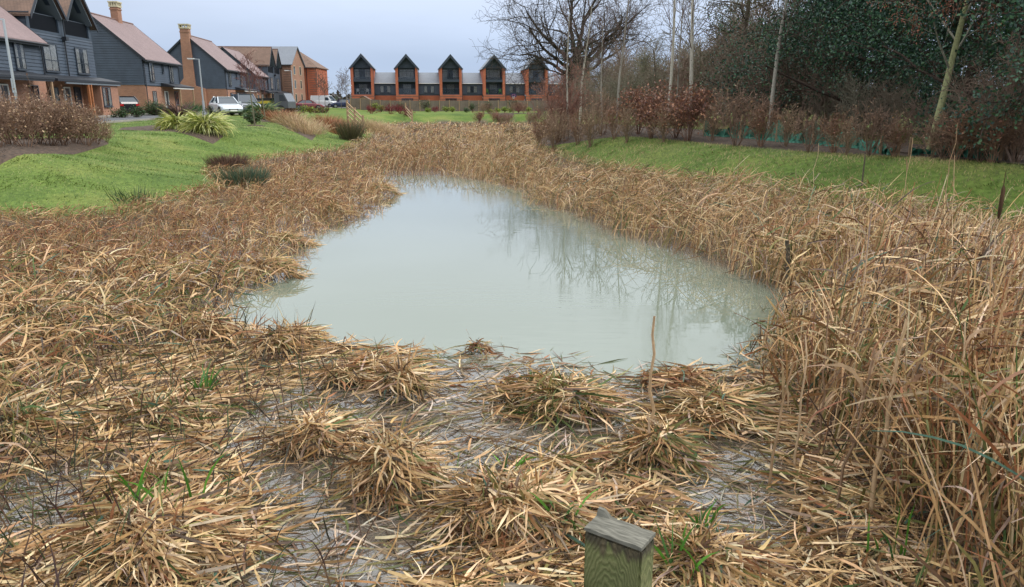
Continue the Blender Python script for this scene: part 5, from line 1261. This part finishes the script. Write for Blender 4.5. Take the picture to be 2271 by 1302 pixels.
# --- height of the standing reed mass over the marsh
def reed_height(X, Y):
    p = poly_sd(POND, X, Y); s = poly_sd(MARSH, X, Y)
    right = sm((X-(1.3+.0*Y))/.8)*sm((19-Y)/4)
    h = np.where(X > 0, .50, .34)
    h = h+(.34*right)-.13*sm((X-3.8)/1.5)*sm((Y-7.5)/2)                                    # tall bed on the right
    h = h+.40*sm((Y-20)/2)*sm((60-Y)/25)*sm((X+4.6)/1.2)*sm((1.6-X)/1.2)-.18*sm((Y-18)/4)*sm((X-.4)/.8)                 # taller behind the pond
    h = h*(1+.30*noise2(X, Y, 1.1, 1)+.12*noise2(X, Y, .45, 2))
    edge = np.where(((X > .6) & (Y > 8)) | (Y > 19.5), .80, .42); h = h*(edge+(1-edge)*sm((p)/np.where(X > 1.2, .9, 1.2)))
    h = h*(.55+.45*sm((-s)/1.0))
    return np.clip(h, .12, 1.6)
def shallow(X, Y):
    """open flooded lanes in the foreground, 1 where water shows"""
    o = sm((7.2-Y)/1.2)*sm((X+3.4+.25*(Y-4))/.5)*sm((2.15-X+.02*Y)/.35)
    return o
def scatter(n, y0, y1, ypow=1.0, mx=.80, pad=1.5):
    t = rng.random(n); Y = (y0**ypow+(y1**ypow-y0**ypow)*t)**(1/ypow) if ypow != 0 else y0*(y1/y0)**t
    X = rng.uniform(-1, 1, n)*(Y*mx+pad)
    k = (poly_sd(MARSH, X, Y) < .25) & (poly_sd(POND, X, Y) > .0)
    return X[k], Y[k]
def emit(name, label, cat, arrs, mat='blade'):
    V = []; F = []; C = []; n = 0
    for v, f, c in arrs: V.append(v); F.append(f+n); C.append(c); n += len(v)
    o = link(name, np_mesh(name, np.concatenate(V), np.concatenate(F), M[mat], np.concatenate(C))); tag(o, label, cat, kind='stuff'); return o
def palette_for(X, Y, n):
    """colours drift over the marsh: rusty on the left and far, straw by the camera, gold along the right shore"""
    W = np.array([W_STRAW, W_RUST, W_GOLD, W_GREY, W_GREEN], float); W /= W.sum(1)[:, None]
    f = np.zeros((n, 5)); f[:, 0] = 1-.75*sm((-X-1.0)/3)*sm((Y-8.0)/2)
    rust = 2.4*sm((-X-1.5)/3)*sm((Y-8.0)/2)*(1-sm((Y-30)/8)); f[:, 1] = .35+rust*(1.0+.5*noise2(X, Y, 2.0))+.8*np.clip(noise2(X, Y, 1.6, 1), 0, 1)
    p = poly_sd(POND, X, Y); f[:, 2] = 2.2*sm((1.6-p)/1.2)*(Y > 8)+.6*(Y > 12)
    f[:, 3] = 1.4*sm((X-2)/2)*sm((Y-2)/3)+1.8*sm((Y-22)/10)
    f[:, 4] = np.clip(.40+.55*noise2(X, Y, 1.3, 2), 0, 1)*(1+1.2*(X < -.8)*(Y > 5)*(Y < 12))
    f = np.clip(f, 0, None); P = f@W; P /= P.sum(1)[:, None]; cum = P.cumsum(1); u = rng.random(n)[:, None]
    return (u > cum).sum(1).clip(0, len(PAL)-1)
RF = lambda X, Y: np.maximum(land(X, Y), 0)+.01
def bed_layers(nm, label, y0, y1, n_stand, n_thatch, w, seg, ypow, Ls=1.0, xsel=None, wscale=None):
    arrs = []
    # standing, bent and snapped leaves
    X, Y = scatter(n_stand, y0, y1, ypow); sh = shallow(X, Y)
    k = rng.random(len(X)) > sh
    if xsel is not None: k &= xsel(X, Y)
    k &= rng.random(len(X)) < .35+.65*sm(poly_sd(POND, X, Y)/np.where(X > 1, .25, .8))
    X, Y = X[k], Y[k]; n = len(X)
    # pull into bunches
    X = X+.10*noise2(X*7, Y*7, 1.0, 1); H = reed_height(X, Y); Z = np.maximum(land(X, Y), -.02)
    lean = 2.2*noise2(X, Y, .9, 1)
    wl = w*rng.uniform(.5, 1.2, n)*(1+.03*np.clip(Y-y0, 0, 50))
    arrs.append(blades(rng, np.stack([X, Y, Z], 1), lean+rng.normal(0, 1.0, n), rng.uniform(.95, 1.5, n), np.minimum(H*rng.uniform(.6, 1.3, n)*Ls, 1.15), wl, rng.uniform(.0, .9, n), seg, PAL, floor=RF, kink=.35 if 'near right' in label else .6, kang=1.8, cidx=palette_for(X, Y, n), tipw=.3, wander=.08))
    # thatch lying through the mass
    X, Y = scatter(n_thatch, y0, y1, ypow); sh = shallow(X, Y)
    k = rng.random(len(X)) > sh
    if xsel is not None: k &= xsel(X, Y)
    k &= rng.random(len(X)) < .25+.75*sm(poly_sd(POND, X, Y)/np.where(X > 1, .25, .8))
    X, Y = X[k], Y[k]; n = len(X); H = reed_height(X, Y); Z = np.maximum(land(X, Y), 0)
    zz = Z+H*rng.uniform(0, .85, n)**.7
    arrs.append(blades(rng, np.stack([X, Y, zz], 1), lean[:1].mean()*0+2.5*noise2(X, Y, .7, 2)+rng.normal(0, 1.2, n), rng.uniform(-.5, 1.0, n), (.22+.30*H)*rng.uniform(.6, 1.3, n)*Ls, w*rng.uniform(.5, 1.3, n)*(1+.03*np.clip(Y-y0, 0, 50)), rng.uniform(.0, 1.3, n), seg, PAL, floor=RF, kink=.4, kang=1.4, cidx=palette_for(X, Y, n), wander=.12, tipw=.4))
    if 'near right' in label:                      # straight dead stems through the bed
        X, Y = scatter(11000, y0, y1, ypow); k = xsel(X, Y) & (rng.random(len(X)) > shallow(X, Y)*1.5); X, Y = X[k], Y[k]; n = len(X); H = reed_height(X, Y)
        arrs.append(blades(rng, np.stack([X, Y, np.maximum(land(X, Y), 0)], 1), .4+rng.normal(0, .8, n), rng.uniform(1.15, 1.5, n), H*rng.uniform(.6, 1.35, n), rng.uniform(.008, .017, n), rng.uniform(-.1, .2, n), 4, PAL, kink=.2, kang=2.2, cidx=palette_for(X, Y, n), tipw=.7, wander=.03))
    return emit(nm, label, 'reeds', arrs)
R_ = lambda X, Y: X > 1.0
L_ = lambda X, Y: X <= 1.0
bed_layers('reed_bed', 'tall dead reed bed filling the near right of the picture', 2.3, 9.5, 22000, 30000, .0135, 6, 1.3, xsel=R_)
bed_layers('reed_bed', 'matted brown reeds and straw on the near left beside the open water', 2.3, 9.5, 20000, 36000, .0125, 5, 1.3, xsel=L_)
bed_layers('reed_bed', 'golden reed bed along the right shore in the middle distance', 9.5, 22, 26000, 36000, .0115, 4, 1.2, xsel=R_)
bed_layers('reed_bed', 'rusty low reeds and sedge along the left shore in the middle distance', 9.5, 22, 52000, 40000, .0095, 4, 1.2, xsel=L_)
bed_layers('reed_bed', 'dense pale reed bed behind the pond running to the far bank', 21, 40, 55000, 26000, .0135, 3, 1.1)
bed_layers('reed_bed', 'far end of the reed marsh below the grassy bank', 40, 70, 32000, 16000, .024, 3, 1.0)
# low mat over the tussock zone: leaves lying on water and heaps
def lying(n, y0, y1, sel, zf, w, Lr, cols_w=None, pal=None, seg=4, mx=.75, zj=.0, strength=1.0):
    t = rng.random(n); Y = y0+(y1-y0)*t**.8; X = rng.uniform(-1, 1, n)*(Y*mx+.6)
    k = (poly_sd(POND, X, Y) > -.15)&sel(X, Y); X, Y = X[k], Y[k]; n = len(X)
    flow = .5+1.3*noise2(X, Y, 1.4, 1)
    c = rng.integers(0, len(pal), n) if cols_w is None else pick(n, cols_w)
    return blades(rng, np.stack([X, Y, zf(X, Y)+rng.uniform(0, zj, n)], 1), flow+rng.normal(0, .95, n)+np.pi*(rng.random(n) < .5), rng.uniform(-.05, .12, n), rng.uniform(*Lr, n), w*rng.uniform(.4, 1.2, n), rng.uniform(-.1, .3, n), seg, PAL if pal is None else pal, floor=zf, cidx=c, wander=.14)
sub_z = lambda X, Y: np.full(np.shape(X), -.012)
SUBP = np.array([(.48,.37,.25),(.38,.28,.18),(.28,.19,.11),(.14,.09,.055),(.22,.20,.08),(.10,.11,.045),(.50,.43,.34)])
fsel = lambda X, Y: rng.random(np.shape(X)) < shallow(X, Y)*np.where(Y > 5.6, .55, 1)
emit('submerged_leaves', 'drowned straw leaves just under the milky shallow water', 'submerged leaves', [lying(32000, 2.2, 6.7, fsel, sub_z, .014, (.15,.5), pal=SUBP)])
flo_z = lambda X, Y: np.maximum(mh(X, Y)*.9, .003)
LANES = [[on_z(*p) for p in q] for q in (((-60,1075),(200,1050),(330,1040),(430,1105),(300,1150),(100,1190),(-60,1200)),
    ((520,935),(640,870),(780,860),(950,830),(1040,770),(1220,760),(1400,830),(1490,870),(1400,930),(1340,990),(1150,1000),(1060,1050),(975,1110),(940,1200),(830,1330),(560,1330),(690,1190),(620,1090),(560,1010)),
    ((1510,1010),(1690,990),(1700,1200),(1620,1215),(1540,1130)))]
def lane(X, Y):
    o = np.zeros(np.shape(X))
    for q in LANES: o = np.maximum(o, sm((.27-poly_sd(q, X, Y))/.2))
    return o
patch = lambda X, Y: (rng.random(np.shape(X)) < shallow(X, Y)*(1-.965*lane(X, Y)*(mh(X, Y) < .035))*np.where(Y > 5.4, .5, 1))
emit('floating_leaves', 'straw leaves floating on the foreground shallows between the tussocks', 'floating leaves', [lying(46000, 2.2, 6.5, patch, flo_z, .0155, (.09,.36), cols_w=W_STRAW, zj=.06)])
brk = lambda X, Y: (poly_sd(POND, X, Y) < .9)
emit('floating_leaves', 'scattered brown leaf fragments fringing the near edge of the open pond', 'floating leaves', [lying(1500, 5.3, 6.9, lambda X, Y: (shallow(X, Y) > .2), flo_z, .014, (.04,.16), cols_w=W_RUST, zj=.012)])

# dark bare stems standing in the left shallows
n = 2600; Y = rng.uniform(2.6, 9.5, n); X = -rng.uniform(.2, 1, n)*(Y*.78+.8); k = (poly_sd(POND, X, Y) > .1)&(rng.random(n) < .25+.75*sm(-X-1.6+.1*Y)); X, Y = X[k], Y[k]; n = len(X)
DKS = np.array([(.06,.035,.03),(.09,.05,.035),(.045,.045,.03),(.06,.08,.03),(.13,.08,.05)])
emit('dark_stems', 'thin dark bare stems standing among the straw on the near left', 'dark stems', [blades(rng, np.stack([X, Y, mh(X, Y)*.6], 1), rng.uniform(0, 6.28, n), rng.uniform(.9, 1.55, n), rng.uniform(.12, .40, n), .006+.004*rng.random(n), rng.uniform(0, .8, n), 4, DKS, kink=.15)])
# --- tall dead stalks, each a thing
ST_C = np.array([(.48,.33,.19),(.38,.25,.14),(.55,.40,.25),(.28,.18,.11)])
def stalk(label, px, py, Y, h, lean=0., w=.014, head=False, sheath=3, seed=0):
    rg = np.random.default_rng(500+seed); x, _, z = at_y(px, py, Y); r = empty('reed_stalk', (x, Y, max(z, 0)-.02)); tag(r, label, 'reed stalk', 'tall dead reed stalks')
    n = 7; P = [np.array([lean*h*(i/n)**1.3+.01*rg.normal(), .02*rg.normal()*i/n, h*i/n]) for i in range(n+1)]; R = [w/2*(1-.45*i/n) for i in range(n+1)]
    V, F = tubes([(P, R)], 5); V, F = tubes([(P, [max(q, .0121) if False else q for q in R])], 5)
    col = np.tile(ST_C[seed % 4], (len(V), 1)); link('stem', np_mesh('stem', V, F, M['blade'], col), r)
    if head:
        V, F = tubes([([P[-1]+[0,0,-.03], P[-1], P[-1]+[0,0,.04], P[-1]+[0,0,.17], P[-1]+[0,0,.20], P[-1]+[0,0,.30]], [.006,.014,.017,.016,.004,.002])], 8)
        col = np.tile(np.array([.06,.035,.02]), (len(V), 1)); link('seed_head', np_mesh('seed_head', V, F, M['bark'], col), r)
    for k in range(sheath):
        i = rg.integers(1, n); a = rg.uniform(0, 6.28, 1)
        V, F, C = blades(rg, P[i][None, :], a, np.array([rg.uniform(.9, 1.45)]), rg.uniform(.15, .4, 1), np.array([w*.95]), rg.uniform(.3, 2.5, 1), 5, ST_C, kink=.5)
        link('leaf', np_mesh('leaf', V, F, M['blade'], C), r)
SK = [('tall lone stalk rising from the cone-shaped tussock in front of the water', 1440, 990, 4.5, .90, -.01, .028, False, 1),
 ('stalk at the left margin of the right reeds, beside the near water corner', 1745, 850, 5.8, .70, -.02, .014, False, 2),
 ('stalk with a dark fuzzy seed head near the right edge', 2178, 720, 5.0, .80, .0, .014, True, 2),
 ('tall dark stalk at the right edge reaching above the reeds', 2240, 900, 4.4, 1.35, .02, .012, False, 1),
 ('pale stalk standing clear against the right grass strip', 1985, 560, 8.6, 1.35, .02, .012, False, 1),
 ('pale stalk right of the clear one against the grass strip', 2075, 560, 8.2, 1.45, .0, .012, False, 1),
 ('thin stalk against the grass strip left of the thin dark stake', 1790, 520, 10.0, 1.25, .02, .012, False, 1),
 ('thin stalk near the left end of the right grass strip', 1630, 470, 12.5, 1.15, .0, .012, False, 1),
 ('stalk above the reeds below the mossy stake', 2085, 640, 7.0, 1.30, -.02, .013, False, 2),
 ('stout stalk in the right foreground, left of a close pair', 1700, 1120, 3.9, .80, .08, .022, False, 3),
 ('stout stalk in the right foreground, right of the leftmost', 1760, 1060, 4.1, .9, -.02, .020, False, 3),
 ('leaning stout stalk in the right foreground', 1850, 1150, 3.7, .95, .12, .024, False, 3),
 ('thick brown stalk standing tallest in the right foreground', 1925, 1180, 3.6, 1.15, .04, .028, False, 4),
 ('thick stalk close right of the tallest foreground one', 1965, 1150, 3.7, .95, .06, .024, False, 3),
 ('upright stalk halfway between the tallest foreground stalk and the right edge', 2080, 1100, 3.8, 1.05, .03, .020, False, 3),
 ('short cut stalk near the bottom right', 2110, 1290, 3.2, .55, .02, .026, False, 1),
 ('slanting stalk at the right edge of the foreground', 2200, 1150, 3.6, 1.0, .10, .022, False, 3),
 ('slender stalk above the right foreground heap', 2010, 900, 4.6, 1.05, -.03, .015, False, 2),
 ('slender pale stalk in the middle of the right reeds', 1880, 840, 5.2, 1.0, .03, .015, False, 2),
 ('straight stalk over the dark gap in the right foreground', 1815, 1000, 4.3, .95, -.04, .019, False, 2)]
for k, a in enumerate(SK): stalk(*a, seed=k)

# --- fresh green shoots in the foreground
GP = [(.07,.20,.02),(.10,.26,.03),(.05,.13,.03)]
for k, (px, py, n, h, lab) in enumerate([(300,1160,7,.30,'bright green shoot growing from the lower-left straw mound'),(410,1150,6,.34,'second green shoot right of the bright one on the lower-left mound'),(450,880,22,.26,'patch of fresh green shoots in the upper left shallows'),(1125,1060,7,.26,'green shoots poking from the straw mound left of the post'),(1250,1190,8,.24,'green leaves beside the top left of the post'),(1500,1290,10,.25,'green shoots at the foot of the post on its right'),(1980,1250,8,.35,'green shoots in the bottom right reeds'),(1560,1180,14,.18,'dark green leaves trailing in the water right of the post')]):
    x, y = on_z(px, py); z = float(mh(np.array([x]), np.array([y]))[0])*.7; a = rng.uniform(0, 6.28, n)
    V, F, C = blades(rng, np.stack([rng.normal(0, .05, n), rng.normal(0, .04, n), np.zeros(n)], 1), a, rng.uniform(1.0, 1.5, n), h*rng.uniform(.6, 1.2, n), .014, rng.uniform(.1, 1.2, n), 5, GP)
    o = link('green_shoots', np_mesh('green_shoots', V, F, M['blade'], C)); o.location = (x, y, z); tag(o, lab, 'green shoots', 'fresh shoots among the straw')

# --- grass blades on the lawns
def lawn(label, x0, x1, y0, y1, n, w, h, seedk, moss=0):
    Y = y0*(y1/y0)**rng.random(n); X = rng.uniform(x0, x1, n); d = poly_sd(MARSH, X, Y); k = (d > -.1)&(np.abs(X) < Y*.78+1.5)
    X, Y, d = X[k], Y[k], d[k]
    for bp_ in BEDS: 
        kk = poly_sd(bp_, X, Y) > .05; X, Y, d = X[kk], Y[kk], d[kk]
    n = len(X); Z = land(X, Y)-.005
    a = 1.1+1.5*noise2(X, Y, .8, 2)+rng.normal(0, .7, n); hh = h*rng.uniform(.5, 1.3, n)*(1+.5*sm(.4-d))*(1+.02*Y); ww = w*(1+.04*Y)*.5
    tip = np.stack([X+np.cos(a)*hh*.8, Y+np.sin(a)*hh*.8, Z+hh*.75], 1)
    b0 = np.stack([X-ww*np.sin(a), Y+ww*np.cos(a), Z], 1); b1 = np.stack([X+ww*np.sin(a), Y-ww*np.cos(a), Z], 1)
    V = np.stack([b0, b1, tip], 1).reshape(-1, 3); F = np.arange(3*n).reshape(-1, 3)
    G = np.array([(.070,.128,.024),(.10,.165,.034),(.14,.20,.045),(.20,.235,.065),(.27,.27,.10)]); t = np.clip(.42+.30*noise2(X, Y, 1.6, 1)+.2*rng.normal(0, 1, n), 0, 1)
    if moss: G = G*np.array([1.15,.88,1.05]); G = np.vstack([G, [(.30,.24,.11)]]); t = np.clip(t+.25*(noise2(X, Y, .7, 0) > .6), 0, 1)
    c = G[(t*(len(G)-.01)).astype(int)]*rng.uniform(.8, 1.2, (n, 1)); 
    tag(link('lawn_grass', np_mesh('lawn_grass', V, F, M['blade'], np.repeat(c, 3, 0))), label, 'grass', kind='stuff')
lawn('mown green lawn grass on the left bank', -24, -6, 12.5, 48, 150000, .012, .036, 0)
lawn('mossy yellow-green grass on the right strip', .5, 13, 12.5, 42, 80000, .012, .055, 1, moss=1)
